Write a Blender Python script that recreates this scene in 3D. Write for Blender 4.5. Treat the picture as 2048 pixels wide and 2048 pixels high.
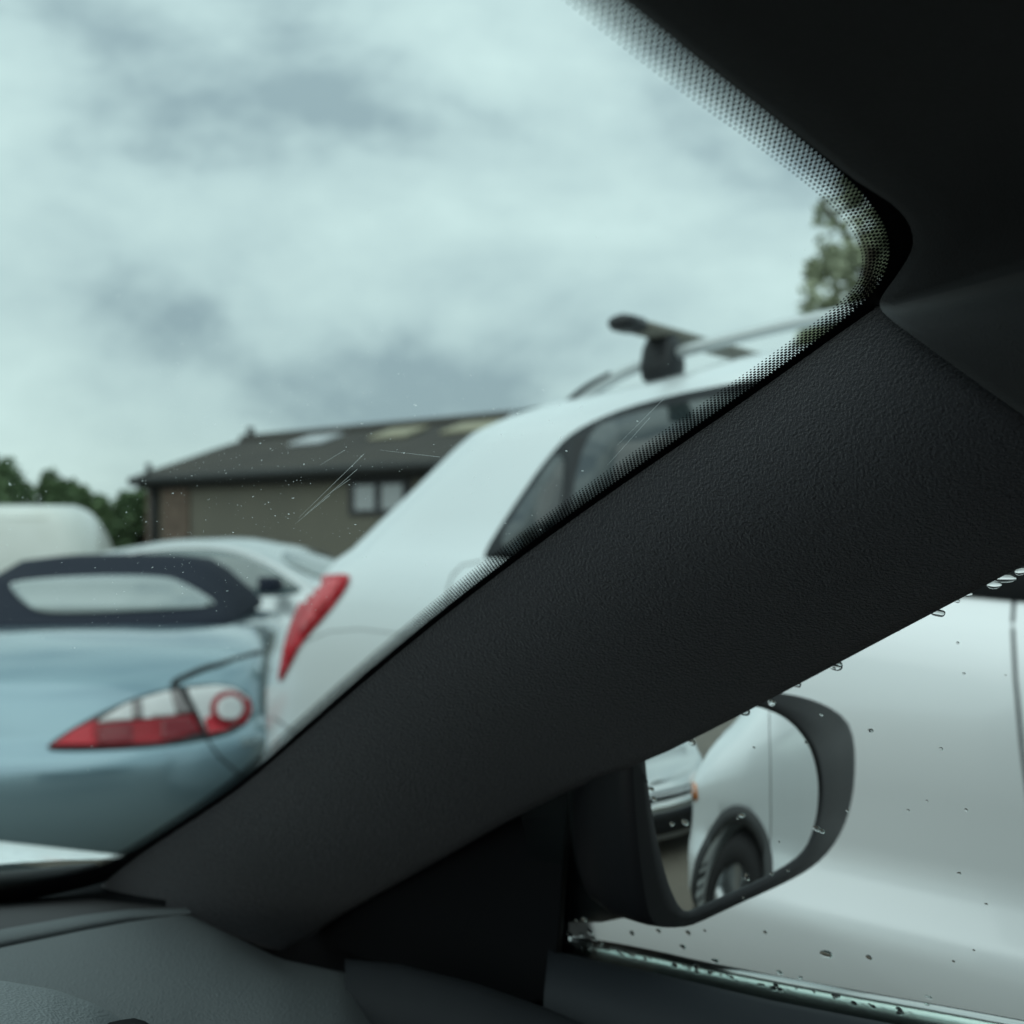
import bpy, bmesh, math, random
from mathutils import Vector, Matrix
from mathutils.bvhtree import BVHTree
random.seed(7)
for o in list(bpy.data.objects): bpy.data.objects.remove(o, do_unlink=True)
S = bpy.context.scene; COL = S.collection
# ------------------------------------------------------------------ camera
CAMZ = 1.42; F = 2099.0; CX = 1024.0; CY = 1060.0          # photo: 2048 px, horizon at y=1060
cd = bpy.data.cameras.new('camera'); cam = bpy.data.objects.new('camera', cd); COL.objects.link(cam)
cam.location = (0, 0, CAMZ); cam.rotation_euler = (math.pi/2, 0, 0)
cd.sensor_width = 36; cd.lens = F/2048*36; cd.shift_y = (CY-1024)/2048
cd.clip_start = .02; cd.clip_end = 2000
cd.dof.use_dof = True; cd.dof.focus_distance = .50; cd.dof.aperture_fstop = 7.2
S.camera = cam
# ------------------------------------------------------------------ world: overcast sky
SUN_EL, SUN_AZ = math.radians(48), math.radians(210)   # behind the lens, veiled by cloud
W = bpy.data.worlds.new('World'); S.world = W; W.use_nodes = True
nt = W.node_tree; nt.nodes.clear()
def wn(t, **k):
    n = nt.nodes.new(t)
    for a, b in k.items(): setattr(n, a, b)
    return n
out = wn('ShaderNodeOutputWorld'); bg = wn('ShaderNodeBackground')
sky = wn('ShaderNodeTexSky', sky_type='NISHITA'); sky.sun_disc = False
sky.sun_elevation = SUN_EL; sky.sun_rotation = SUN_AZ
skys = wn('ShaderNodeMix', data_type='RGBA', blend_type='MULTIPLY'); skys.inputs[0].default_value = 1
skys.inputs[7].default_value = (.10, .10, .10, 1)
tc = wn('ShaderNodeTexCoord'); mp = wn('ShaderNodeMapping')
mp.inputs['Scale'].default_value = (1, 1, 1.9); mp.inputs['Location'].default_value = (11.5, 4.7, 1.9)
n1 = wn('ShaderNodeTexNoise'); n1.inputs['Scale'].default_value = 2.7; n1.inputs['Detail'].default_value = 7
n1.inputs['Roughness'].default_value = .54; n1.inputs['Distortion'].default_value = .15
cr = wn('ShaderNodeValToRGB'); e = cr.color_ramp.elements
e[0].position = .36; e[0].color = (.23, .285, .31, 1)
e[1].position = .63; e[1].color = (.50, .58, .575, 1)
m_ = cr.color_ramp.elements.new(.46); m_.color = (.375, .445, .455, 1)
m2_ = cr.color_ramp.elements.new(.55); m2_.color = (.44, .515, .515, 1)
mx = wn('ShaderNodeMix', data_type='RGBA'); mx.inputs[0].default_value = .94
nt.links.new(tc.outputs['Generated'], mp.inputs[0]); nt.links.new(mp.outputs[0], n1.inputs[0])
nt.links.new(n1.outputs['Fac'], cr.inputs[0])
nt.links.new(sky.outputs[0], skys.inputs[6])
nt.links.new(skys.outputs[2], mx.inputs[6]); nt.links.new(cr.outputs[0], mx.inputs[7])
sx_ = wn('ShaderNodeSeparateXYZ'); nt.links.new(tc.outputs['Generated'], sx_.inputs[0])
mr = wn('ShaderNodeMapRange'); mr.inputs[1].default_value = 0; mr.inputs[2].default_value = 1; mr.inputs[3].default_value = .98; mr.inputs[4].default_value = 1.55
nt.links.new(sx_.outputs[2], mr.inputs[0]); nt.links.new(mr.outputs[0], bg.inputs[1])
nt.links.new(mx.outputs[2], bg.inputs[0]); nt.links.new(bg.outputs[0], out.inputs[0])
sd = bpy.data.lights.new('sun', 'SUN'); sun = bpy.data.objects.new('sun', sd); COL.objects.link(sun)
sd.energy = .75; sd.angle = math.radians(90); sd.color = (1, .97, .93)
sun.rotation_euler = (math.pi/2-SUN_EL, 0, math.pi-SUN_AZ)
S.view_settings.view_transform = 'Standard'; S.view_settings.look = 'None'
S.view_settings.exposure = 0.47; S.view_settings.gamma = 1.0
S.render.engine = 'CYCLES'
S.cycles.max_bounces = 14; S.cycles.transparent_max_bounces = 24
# ------------------------------------------------------------------ helpers
ORG = Vector((0, 0, CAMZ))
def ray(px, py): return Vector(((px-CX)/F, 1.0, -(py-CY)/F))
def P(px, py, D): return ORG + ray(px, py)*D
HD = math.radians(50)                                       # this car's heading, left of the lens axis
FW = Vector((-math.sin(HD), math.cos(HD), 0)); RT = Vector((math.cos(HD), math.sin(HD), 0)); UP = Vector((0, 0, 1))
def C(f, r, z): return ORG + FW*f + RT*r + UP*z            # metres ahead / right / above the driver's eye
def PR(px, py, r):                                         # pixel on the upright plane r metres to the right
    d = ray(px, py); return ORG + d*(r/d.dot(RT))
def lerp(a, b, t): return a+(b-a)*t
def tab(pts):
    def f(x):
        if x <= pts[0][0]: return pts[0][1]
        for (a, va), (b, vb) in zip(pts, pts[1:]):
            if x <= b:
                t = (x-a)/(b-a); t = t*t*(3-2*t)*.35 + t*.65
                return va+(vb-va)*t
        return pts[-1][1]
    return f
def resample(pts, n):
    pts = [Vector(p) for p in pts]; L = [0]
    for a, b in zip(pts, pts[1:]): L.append(L[-1]+(b-a).length)
    o = []; j = 0
    for i in range(n):
        s = L[-1]*i/(n-1)
        while j < len(pts)-2 and L[j+1] < s: j += 1
        t = (s-L[j])/max(1e-9, L[j+1]-L[j]); o.append(pts[j].lerp(pts[j+1], min(1, max(0, t))))
    return o
def smooth(pts, it=2):
    pts = [Vector(p) for p in pts]
    for _ in range(it):
        q = [pts[0]]
        for a, b in zip(pts, pts[1:]): q += [a.lerp(b, .25), a.lerp(b, .75)]
        q.append(pts[-1]); pts = q
    return pts
def closed_smooth(pts, it=2):
    pts = [Vector(p) for p in pts]
    for _ in range(it):
        q = []
        for i in range(len(pts)):
            a, b = pts[i], pts[(i+1) % len(pts)]; q += [a.lerp(b, .25), a.lerp(b, .75)]
        pts = q
    return pts
def link(name, me, mat=None, parent=None, sm=True, **props):
    o = bpy.data.objects.new(name, me); COL.objects.link(o)
    if mat: me.materials.clear(); me.materials.append(mat)
    if parent: o.parent = parent
    if sm:
        for p in me.polygons: p.use_smooth = True
    for k, v in props.items(): o[k] = v
    return o
def mesh(v, f, fix=True):
    me = bpy.data.meshes.new('m'); me.from_pydata([tuple(a) for a in v], [], f); me.validate()
    if fix:
        bm = bmesh.new(); bm.from_mesh(me); bmesh.ops.remove_doubles(bm, verts=bm.verts, dist=1e-6)
        bmesh.ops.recalc_face_normals(bm, faces=bm.faces); bm.to_mesh(me); bm.free()
    return me
def grid(rows, close=False):
    n = len(rows[0]); v = [p for r in rows for p in r]; f = []
    for i in range(len(rows)-1):
        for j in range(n-1 if not close else n):
            k = (j+1) % n; f.append((i*n+j, i*n+k, (i+1)*n+k, (i+1)*n+j))
    return v, f
def gmesh(rows, close=False, cap=False):
    v, f = grid(rows, close)
    if cap:
        n = len(rows[0]); f.append(tuple(range(n))); f.append(tuple(range((len(rows)-1)*n, len(rows)*n)))
    return mesh(v, f)
def thing(name, label, cat, loc=(0, 0, 0), rz=0, group=None):
    o = bpy.data.objects.new(name, None); COL.objects.link(o); o.location = loc; o.rotation_euler = (0, 0, rz)
    o['label'] = label; o['category'] = cat
    if group: o['group'] = group
    o.empty_display_size = .1
    return o
def boxm(x0, x1, y0, y1, z0, z1, bev=0):
    bm = bmesh.new(); bmesh.ops.create_cube(bm, size=1)
    for v in bm.verts:
        v.co = Vector((lerp(x0, x1, v.co.x+.5), lerp(y0, y1, v.co.y+.5), lerp(z0, z1, v.co.z+.5)))
    if bev: bmesh.ops.bevel(bm, geom=bm.edges[:], offset=bev, segments=2, affect='EDGES', profile=.6)
    me = bpy.data.meshes.new('m'); bm.to_mesh(me); bm.free(); return me
def tube(pts, rad, n=10, cap=True):
    pts = [Vector(p) for p in pts]; rows = []
    for i, p in enumerate(pts):
        t = (pts[min(i+1, len(pts)-1)]-pts[max(i-1, 0)]).normalized()
        a = t.cross(Vector((.13, .21, .97))).normalized(); b = t.cross(a)
        r = rad[i] if isinstance(rad, (list, tuple)) else rad
        rows.append([p+(a*math.cos(2*math.pi*k/n)+b*math.sin(2*math.pi*k/n))*r for k in range(n)])
    return gmesh(rows, True, cap)
def strip_tape(pts, nrm, wid, thick):
    """a thin raised bead along pts lying on a surface with normals nrm"""
    rows = []
    for i, p in enumerate(pts):
        t = (pts[min(i+1, len(pts)-1)]-pts[max(i-1, 0)]).normalized(); n = nrm[i]; b = t.cross(n).normalized()
        rows.append([p-b*wid/2-n*thick, p-b*wid/2+n*thick*.4, p+n*thick, p+b*wid/2+n*thick*.4, p+b*wid/2-n*thick])
    return gmesh(rows)
# ------------------------------------------------------------------ materials
MATS = {}
def mat(name, base=(.5, .5, .5), rough=.5, metal=0, coat=0, spec=.5, bump=None, var=None, sheen=0, trans=0, ior=1.45, alpha=1):
    m = bpy.data.materials.new(name); m.use_nodes = True; t = m.node_tree; b = t.nodes['Principled BSDF']
    b.inputs['Base Color'].default_value = (*base, 1); b.inputs['Roughness'].default_value = rough
    b.inputs['Metallic'].default_value = metal; b.inputs['Coat Weight'].default_value = coat
    b.inputs['Coat Roughness'].default_value = .04; b.inputs['Specular IOR Level'].default_value = spec
    b.inputs['Sheen Weight'].default_value = sheen; b.inputs['Transmission Weight'].default_value = trans
    b.inputs['IOR'].default_value = ior
    tcn = t.nodes.new('ShaderNodeTexCoord')
    if var:                                                 # (scale, amount, second colour)
        n = t.nodes.new('ShaderNodeTexNoise'); n.inputs['Scale'].default_value = var[0]; n.inputs['Detail'].default_value = 6
        t.links.new(tcn.outputs['Object'], n.inputs[0])
        r = t.nodes.new('ShaderNodeValToRGB'); r.color_ramp.elements[0].position = .5-var[1]; r.color_ramp.elements[1].position = .5+var[1]
        r.color_ramp.elements[0].color = (*base, 1); r.color_ramp.elements[1].color = (*var[2], 1)
        t.links.new(n.outputs['Fac'], r.inputs[0]); t.links.new(r.outputs[0], b.inputs['Base Color'])
    if bump:                                                # list of (kind, scale, strength, distance)
        prev = None
        for kind, sc, st, di in bump:
            if kind == 'voronoi':
                n = t.nodes.new('ShaderNodeTexVoronoi'); n.inputs['Scale'].default_value = sc; o_ = n.outputs['Distance']
            else:
                n = t.nodes.new('ShaderNodeTexNoise'); n.inputs['Scale'].default_value = sc; n.inputs['Detail'].default_value = 3; o_ = n.outputs['Fac']
            t.links.new(tcn.outputs['Object'], n.inputs[0])
            bp = t.nodes.new('ShaderNodeBump'); bp.inputs['Strength'].default_value = st; bp.inputs['Distance'].default_value = di
            t.links.new(o_, bp.inputs['Height'])
            if prev: t.links.new(prev.outputs[0], bp.inputs['Normal'])
            prev = bp
        t.links.new(prev.outputs[0], b.inputs['Normal'])
    MATS[name] = m; return m
def pane_mat(name, tint, refl=.08, rough=0.0):
    """thin sheet of tinted glass: straight-through transmission plus a Fresnel reflection"""
    m = bpy.data.materials.new(name); m.use_nodes = True; t = m.node_tree; t.nodes.clear()
    o = t.nodes.new('ShaderNodeOutputMaterial'); mixn = t.nodes.new('ShaderNodeMixShader')
    tr = t.nodes.new('ShaderNodeBsdfTransparent'); tr.inputs[0].default_value = (*tint, 1)
    gl = t.nodes.new('ShaderNodeBsdfGlossy'); gl.inputs['Roughness'].default_value = rough
    fr = t.nodes.new('ShaderNodeFresnel'); fr.inputs[0].default_value = 1.45
    mm = t.nodes.new('ShaderNodeMath'); mm.operation = 'MULTIPLY'; mm.inputs[1].default_value = refl
    t.links.new(fr.outputs[0], mm.inputs[0]); t.links.new(mm.outputs[0], mixn.inputs[0])
    t.links.new(tr.outputs[0], mixn.inputs[1]); t.links.new(gl.outputs[0], mixn.inputs[2])
    t.links.new(mixn.outputs[0], o.inputs[0]); MATS[name] = m; return m
M_screen = pane_mat('windscreen_glass', (.845, .965, .94), .012)
M_side = pane_mat('side_glass', (.90, .985, .96), .08)
M_fabric = mat('pillar_fabric', (.044, .045, .052), .95, spec=.12, sheen=.25, bump=[('noise', 700, 1.0, .0022), ('noise', 1500, .6, .001)])
M_head = mat('headliner_fabric', (.06, .063, .067), .97, spec=.1, sheen=.15, bump=[('noise', 1100, .5, .001)])
M_dash = mat('dash_plastic', (.082, .092, .097), .55, spec=.4, bump=[('voronoi', 800, .55, .0010), ('noise', 420, .4, .0010)])
M_dashtop = mat('dash_tray_plastic', (.055, .055, .058), .75, spec=.25, bump=[('noise', 900, .2, .0004)])
M_hood = mat('grained_vinyl', (.125, .14, .147), .5, spec=.45, bump=[('voronoi', 620, .6, .0012), ('noise', 420, .3, .0008)])
M_doorcard = mat('door_plastic', (.019, .023, .028), .65, spec=.3, bump=[('noise', 900, .2, .0004)])
M_black = mat('black_plastic', (.006, .0065, .0075), .85, spec=.08)
M_pad = mat('pad_plastic', (.016, .018, .021), .7, spec=.2)
M_seal = mat('rubber_seal', (.010, .011, .011), .6, spec=.35)
M_frit = mat('frit_enamel', (.006, .006, .008), .7, spec=.15)
M_mirrorcase = mat('mirror_case_plastic', (.0075, .008, .010), .5, spec=.3, bump=[('noise', 1500, .15, .0003)])
M_mirror = mat('mirror_silver', (.80, .84, .84), .004, metal=1)
M_chrome = mat('chrome', (.55, .57, .56), .24, metal=1, bump=[('noise', 120, .06, .002)])
M_drop = mat('water', (1, 1, 1), 0, trans=1, ior=1.333)
M_bonnet = mat('wet_white_paint', (.86, .88, .88), .55, coat=.3, bump=[('voronoi', 70, .8, .008)])
M_scuttle = mat('scuttle_plastic', (.020, .021, .022), .5)
M_silver = mat('silver_white_paint', (.755, .80, .82), .32, metal=.25, coat=.7, var=(2.5, .3, (.72, .765, .785)))
M_blue = mat('ice_blue_paint', (.205, .30, .35), .22, metal=.5, coat=1)
M_coupe = mat('grey_silver_paint', (.52, .55, .56), .3, metal=.5, coat=.9)
M_van = mat('van_white_paint', (.70, .71, .68), .35, coat=.5, var=(3, .25, (.62, .63, .59)))
M_softtop = mat('navy_canvas', (.018, .022, .034), .92, spec=.2, bump=[('noise', 500, .3, .001)])
M_carglass = mat('dark_car_glass', (.022, .030, .032), .03, spec=.65, coat=.5)
M_rearglass = mat('hood_rear_glass', (.10, .13, .13), .05, spec=.9, coat=1)
M_trim = mat('satin_black_trim', (.018, .020, .023), .45, spec=.4)
M_cladding = mat('grey_cladding', (.045, .048, .050), .6)
M_gap = mat('panel_gap', (.012, .014, .016), .8)
M_seamshade = mat('seam_shade_grey', (.25, .27, .27), .7)  # for the fuel-flap seam and the painted shading edge by the lamp
M_red = mat('red_lens', (.27, .003, .010), .25, coat=.25, spec=.3)
M_redbright = mat('bright_red_lens', (.46, .012, .025), .25, coat=.3, spec=.3)
M_reddark = mat('dark_red_lens', (.17, .003, .010), .2, coat=.4, spec=.3)
M_clear = mat('clear_lens', (.62, .60, .60), .18, coat=1)
M_smoke = mat('smoked_lens', (.20, .17, .17), .18, coat=1)
M_amber = mat('amber_lens', (.62, .17, .02), .15, coat=1)
M_tyre = mat('tyre_rubber', (.018, .018, .019), .85, bump=[('noise', 60, .3, .004)])
M_rim = mat('alloy', (.55, .57, .58), .3, metal=.9)
M_bark = mat('bark', (.06, .05, .035), .9, bump=[('noise', 30, .6, .02)])
M_concrete = mat('yard', (.17, .145, .115), .75, var=(.6, .22, (.10, .088, .072)), bump=[('noise', 25, .5, .02)])
M_wall = mat('barn_wall', (.165, .155, .122), .9, var=(.35, .25, (.125, .12, .10)), bump=[('noise', 8, .4, .02)])
M_brick = mat('brick_pier', (.17, .125, .095), .9, var=(6, .2, (.085, .062, .05)))
M_roof = mat('cement_sheet', (.055, .053, .050), .9, var=(.8, .3, (.078, .073, .064)))
M_gutter = mat('gutter', (.016, .018, .018), .6)
M_skyw = mat('skylight_white', (.42, .44, .46), .5)
M_skyy = mat('skylight_yellow', (.27, .25, .17), .6)
M_winframe = mat('window_frame', (.03, .03, .034), .6)
M_winpane = mat('window_pane', (.33, .35, .36), .2, coat=.5)
def leaf_mat(name, a, b):
    m = mat(name, a, .7, spec=.2, var=(1.3, .2, b)); return m
M_leafA = leaf_mat('hedge_leaf', (.095, .155, .08), (.14, .20, .10))
M_leafB = leaf_mat('tree_leaf', (.31, .35, .25), (.36, .39, .27))  # leaf colour paled to put in the washed look of lens glare
# ------------------------------------------------------------------ surface projection tools
class Surf:
    def __init__(s, me, M=None):
        M = M or Matrix(); s.v = [M @ v.co for v in me.vertices]; s.t = BVHTree.FromPolygons(s.v, [tuple(p.vertices) for p in me.polygons])
        s.M = M; s.inv = M.inverted()
    def px(s, x, y):
        h = s.t.ray_cast(ORG, ray(x, y).normalized(), 500); return h
    def hit(s, o, d):
        return s.t.ray_cast(o, d.normalized(), 100)
def poly_cells(pts, step):
    """2D polygon -> bmesh cut into a regular grid"""
    bm = bmesh.new(); vs = [bm.verts.new((p[0], p[1], 0)) for p in pts]; bm.faces.new(vs)
    x0 = min(p[0] for p in pts); x1 = max(p[0] for p in pts); y0 = min(p[1] for p in pts); y1 = max(p[1] for p in pts)
    for a, b, ax in ((x0, x1, 0), (y0, y1, 1)):
        n = max(1, int((b-a)/step))
        for i in range(1, n):
            c = a+(b-a)*i/n + step*.013
            co = (c, 0, 0) if ax == 0 else (0, c, 0); no = (1, 0, 0) if ax == 0 else (0, 1, 0)
            bmesh.ops.bisect_plane(bm, geom=bm.verts[:]+bm.edges[:]+bm.faces[:], plane_co=co, plane_no=no, dist=1e-7)
    return bm
def decal(surf, pts, step, caster, lift=.004, depth=.010):
    """a panel of real thickness that follows surf: outline pts in 2D, caster(x, y) -> ray hit"""
    bm = poly_cells(pts, step); bm.verts.ensure_lookup_table(); pos = {}; nor = {}
    for v in bm.verts:
        h = caster(v.co.x, v.co.y)
        if h[0] is None: pos[v] = None
        else: pos[v] = h[0]; nor[v] = h[1]
    bad = [v for v in bm.verts if pos[v] is None]
    for v in bm.verts:
        if pos[v] is not None:
            n = nor[v]
            if n.dot(caster.dirn) > 0: n = -n
            v.co = surf.inv @ (pos[v]+n*lift); 
    if bad: bmesh.ops.delete(bm, geom=bad, context='VERTS')
    bmesh.ops.recalc_face_normals(bm, faces=bm.faces)
    dl = surf.inv.to_3x3() @ caster.dirn
    fs = bm.faces[:]
    if fs and sum((f.normal.dot(dl)*f.calc_area() for f in fs)) > 0: bmesh.ops.reverse_faces(bm, faces=fs)
    be = [e_ for e_ in bm.edges if e_.is_boundary]
    r = bmesh.ops.extrude_edge_only(bm, edges=be)
    for v in [g for g in r['geom'] if isinstance(g, bmesh.types.BMVert)]: v.co = v.co + dl.normalized()*depth
    me = bpy.data.meshes.new('m'); bm.to_mesh(me); bm.free(); return me
class PxCast:
    def __init__(s, surf): s.s = surf; s.dirn = Vector((0, 1, 0))
    def __call__(s, x, y): return s.s.px(x, y)
class AxCast:                                               # cast along a local axis: plane coords -> local origin
    def __init__(s, surf, fn, d): s.s = surf; s.fn = fn; s.dirn = (surf.M.to_3x3() @ Vector(d)).normalized()
    def __call__(s, x, y): return s.s.hit(s.s.M @ Vector(s.fn(x, y)), s.dirn)
def seam(surf, caster, pts, wid, thick=.003, n=40):
    P3, N3 = [], []
    for p in resample([(a, b, 0) for a, b in pts], n):
        h = caster(p.x, p.y)
        if h[0] is None: continue
        nn = h[1] if h[1].dot(caster.dirn) < 0 else -h[1]
        P3.append(surf.inv @ h[0]); N3.append((surf.inv.to_3x3() @ nn).normalized())
    return strip_tape(P3, N3, wid, thick)
# ------------------------------------------------------------------ generic car-body loft (local: +x forward, y across, z up)
def loft_body(rows, stations, rext, fext, Lr, Lf, p=2.5, pf=2.5, dl=(0, .004, .015, .04, .09, .17, .27, .4, .55, .75, 1)):
    def g(t, p): t = max(0, min(1, t)); return (1-(1-t)**p)**(1/p)
    grid_ = []
    for zt, wt in rows:
        u0 = rext(zt(0)); line = []
        for d in dl:
            u = u0+d*Lr; line.append((u, wt(u)*g(d, p), zt(u)))
        u1 = fext(zt(99)); fl = []
        for d in dl:
            u = u1-d*Lf; fl.append((u, wt(u)*g(d, pf), zt(u)))
        a, b = u0+Lr, u1-Lf
        for s_ in stations:
            u = a+(b-a)*s_; line.append((u, wt(u), zt(u)))
        line += fl[::-1]; grid_.append(line)
    rr = [[Vector((u, -w, z)) for u, w, z in ln] for ln in grid_]
    lf = [[Vector((u, w, z)) for u, w, z in ln] for ln in grid_]
    return gmesh(rr + lf[::-1][0:])
def boolean_cut(me, cutters):
    o = bpy.data.objects.new('tmp', me); COL.objects.link(o); cs = []
    for c in cutters:
        co = bpy.data.objects.new('tmpc', c); COL.objects.link(co); cs.append(co)
        md = o.modifiers.new('b', 'BOOLEAN'); md.operation = 'DIFFERENCE'; md.object = co; md.solver = 'EXACT'
    dg = bpy.context.evaluated_depsgraph_get(); r = bpy.data.meshes.new_from_object(o.evaluated_get(dg))
    for x in cs+[o]: bpy.data.objects.remove(x, do_unlink=True)
    return r
def cyl_y(u, z, r, y0, y1, n=40):
    rows = [[Vector((u+r*math.cos(2*math.pi*k/n), y, z+r*math.sin(2*math.pi*k/n))) for k in range(n)] for y in (y0, y1)]
    return gmesh(rows, True, True)
def lathe_y(prof, n=40):                                    # prof: (radius, y)
    return gmesh([[Vector((r*math.cos(2*math.pi*k/n), y, r*math.sin(2*math.pi*k/n))) for k in range(n)] for r, y in prof], True)
def wheel(parent, u, y, r, side):
    s = side; w = .11
    t = link('wheel', lathe_y([(r*.62, s*w*.7), (r*.70, s*w*1.02), (r*.86, s*w*1.05), (r*.96, s*w*.9), (r, s*w*.6), (r, -s*w*.6), (r*.96, -s*w*.9), (r*.7, -s*w), (r*.6, -s*w)]), M_tyre, parent)
    t.location = (u, y, r)
    bm = bmesh.new()
    def add(me):
        bm.from_mesh(me); bpy.data.meshes.remove(me)
    add(lathe_y([(r*.66, s*w*.98), (r*.64, s*w*.80), (r*.60, s*w*.2), (.04, s*w*.1), (.001, s*w*.1)]))
    add(lathe_y([(.001, s*w*.95), (.055, s*w*.92), (.065, s*w*.6), (.065, 0)], 20))
    for k in range(5):
        a = 2*math.pi*k/5+.3; d = Vector((math.cos(a), 0, math.sin(a))); q = Vector((-d.z, 0, d.x)); o = []
        for rr, hw, yy in ((.04, .040, .85), (r*.35, .032, .80), (r*.655, .045, .90)):
            c = d*rr; o.append([c-q*hw+Vector((0, s*w*(yy-.35), 0)), c-q*hw*.7+Vector((0, s*w*yy, 0)), c+q*hw*.7+Vector((0, s*w*yy, 0)), c+q*hw+Vector((0, s*w*(yy-.35), 0))])
        add(gmesh(o))
    me = bpy.data.meshes.new('m'); bm.to_mesh(me); bm.free(); link('rim', me, M_rim, t)
    return t
def xform(o_loc, rz): return Matrix.Translation(o_loc) @ Matrix.Rotation(rz, 4, 'Z')
def K(v): return lambda u: v
# ================================================================== GROUND
bm = bmesh.new()
N = 40
rows = [[Vector((x, y, .02*math.sin(x*.31+y*.2)*math.sin(y*.17)-.01)) for x in [(-1+2*i/N)**3*400 for i in range(N+1)]] for y in [(-1+2*j/N)**3*400+8 for j in range(N+1)]]
gm = gmesh(rows); link('ground', gm, M_concrete, None, kind='structure')
# ================================================================== SILVER SUV (parked beside)
SU_LOC = Vector((-.337, 4.336, 0)); SU_RZ = -math.radians(39.7)
suv = thing('parked_suv', 'silver white estate-style off-roader with roof rails and a black roof bar, parked alongside the window', 'car', SU_LOC, SU_RZ)
SM = xform(SU_LOC, SU_RZ)
belt = tab([(.3, 1.36), (1.1, 1.345), (2.46, 1.275), (3.4, 1.21), (3.9, 1.12), (4.4, .98), (4.6, .92)])
roofz = tab([(.9, 1.775), (1.25, 1.80), (1.5, 1.825), (1.8, 1.865), (2.3, 1.89), (2.7, 1.86), (3.1, 1.62), (3.55, 1.27), (4.0, 1.17), (4.4, 1.04), (4.6, .97)])
def off(f, d): return lambda u: f(u)+d
def between(f, g_, t): return lambda u: f(u)*(1-t)+g_(u)*t
cantw = tab([(.6, .80), (1.3, .80), (2.7, .80), (3.1, .80), (3.55, .84), (4.6, .80)])
rw = tab([(.6, .66), (1.3, .68), (2.7, .68), (3.1, .68), (3.55, .76), (4.6, .7)])
suv_rows = [
 (K(.24), K(0)), (K(.24), K(.78)), (K(.28), K(.92)), (K(.40), K(.985)), (K(.56), K(1.005)), (K(.62), K(.995)),
 (K(.685), K(.958)), (K(.76), K(.955)), (K(.88), K(.972)), (between(K(.88), belt, .33), K(.978)), (between(K(.88), belt, .66), K(.968)),
 (off(belt, -.035), K(.945)), (belt, K(.922)),
 (between(belt, roofz, .25), between(K(.915), cantw, .22)), (between(belt, roofz, .5), between(K(.915), cantw, .5)),
 (between(belt, roofz, .75), between(K(.915), cantw, .82)), (off(roofz, -.06), cantw), (off(roofz, -.022), between(cantw, rw, .45)), (roofz, rw), (off(roofz, .018), between(rw, K(0), .45)), (off(roofz, .026), K(0))]
suv_rext = tab([(.24, .05), (.40, -.06), (.56, -.11), (.75, -.12), (.93, -.09), (1.1, -.01), (1.3, .20), (1.42, .36), (1.6, .56), (1.70, .68), (1.76, .80), (1.82, .92)])
suv_fext = tab([(.24, 4.45), (.4, 4.58), (.7, 4.62), (.9, 4.58), (1.0, 4.50)])
st = [i/30 for i in range(1, 30)]
body0 = loft_body(suv_rows, st, suv_rext, suv_fext, .42, .5, 2.7, 2.6)
SS = Surf(body0, SM)
RA, FA, WR = 1.02, 3.72, .365
cut = []
for u in (RA, FA):
    for s in (-1, 1): cut.append(cyl_y(u, WR, .425, s*.66, s*1.2))
body = boolean_cut(body0.copy(), cut)
bo = link('body', body, M_silver, suv)
near = AxCast(SS, lambda x, y: (x, -3, y), (0, 1, 0)); far = AxCast(SS, lambda x, y: (x, 3, y), (0, -1, 0))
sx = SS.px(1400, 1650)
winout = closed_smooth([(1.09, 1.335), (1.16, 1.46), (1.28, 1.64), (1.36, 1.70), (1.55, 1.755), (1.9, 1.785), (2.4, 1.80), (2.62, 1.785), (2.95, 1.62), (3.30, 1.32), (3.34, 1.245), (2.8, 1.265), (2.0, 1.305), (1.5, 1.33), (1.15, 1.343)], 2)
pane_defs = [('quarter_window', [(1.13, 1.352), (1.23, 1.54), (1.335, 1.665), (1.345, 1.345)]),
 ('door_window', [(1.385, 1.345), (1.375, 1.68), (1.5, 1.722), (1.9, 1.755), (2.33, 1.768), (2.37, 1.30), (2.0, 1.318)]),
 ('door_window', [(2.50, 1.296), (2.45, 1.768), (2.60, 1.757), (2.88, 1.62), (3.24, 1.31), (3.24, 1.272)])]
for ca in (near, far):
    wf = link('window_frame', decal(SS, winout, .12, ca, .004, .012), M_trim, suv)
    for nm, pl in pane_defs:
        link(nm, decal(SS, closed_smooth(pl, 2) if nm != 'x' else pl, .12, ca, .008, .010), M_carglass, suv)
    # door seams
    link('door_seam', seam(SS, ca, [(2.46, 1.83), (2.475, 1.27), (2.515, .9), (2.55, .62), (2.565, .5), (2.58, .33)], .007, .0015, 60), M_gap, suv)
    link('door_seam', seam(SS, ca, [(3.36, 1.22), (3.38, .9), (3.36, .5), (3.34, .33)], .008, .0025, 50), M_gap, suv)
    link('door_seam', seam(SS, ca, [(1.20, 1.335), (1.19, 1.20), (1.22, 1.0), (1.35, .82), (1.47, .55), (1.50, .36)], .008, .0025, 50), M_gap, suv)
    link('bumper_seam_or_shade', seam(SS, ca, [(.20, .80), (.40, .74), (.60, .60)], .006, .002, 20), M_gap, suv)
# wheel-arch cladding, wheels
for u in (RA, FA):
    for ca, s in ((near, -1), (far, 1)):
        ring = [(u+.50*math.cos(math.radians(a)), WR+.50*math.sin(math.radians(a))) for a in range(-12, 193, 6)]
        ring += [(u+.424*math.cos(math.radians(a)), WR+.424*math.sin(math.radians(a))) for a in range(192, -13, -6)]
        link('arch_cladding', decal(SS, ring, .09, ca, .012, .10), M_cladding, suv)
        wheel(suv, u, s*.84, WR, s)
    link('wheel_well', gmesh([[Vector((u+.43*math.cos(math.radians(a)), y, WR+.43*math.sin(math.radians(a)))) for a in range(-20, 201, 10)] for y in (-.93, -.5, .5, .93)]), M_gap, suv)
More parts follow.
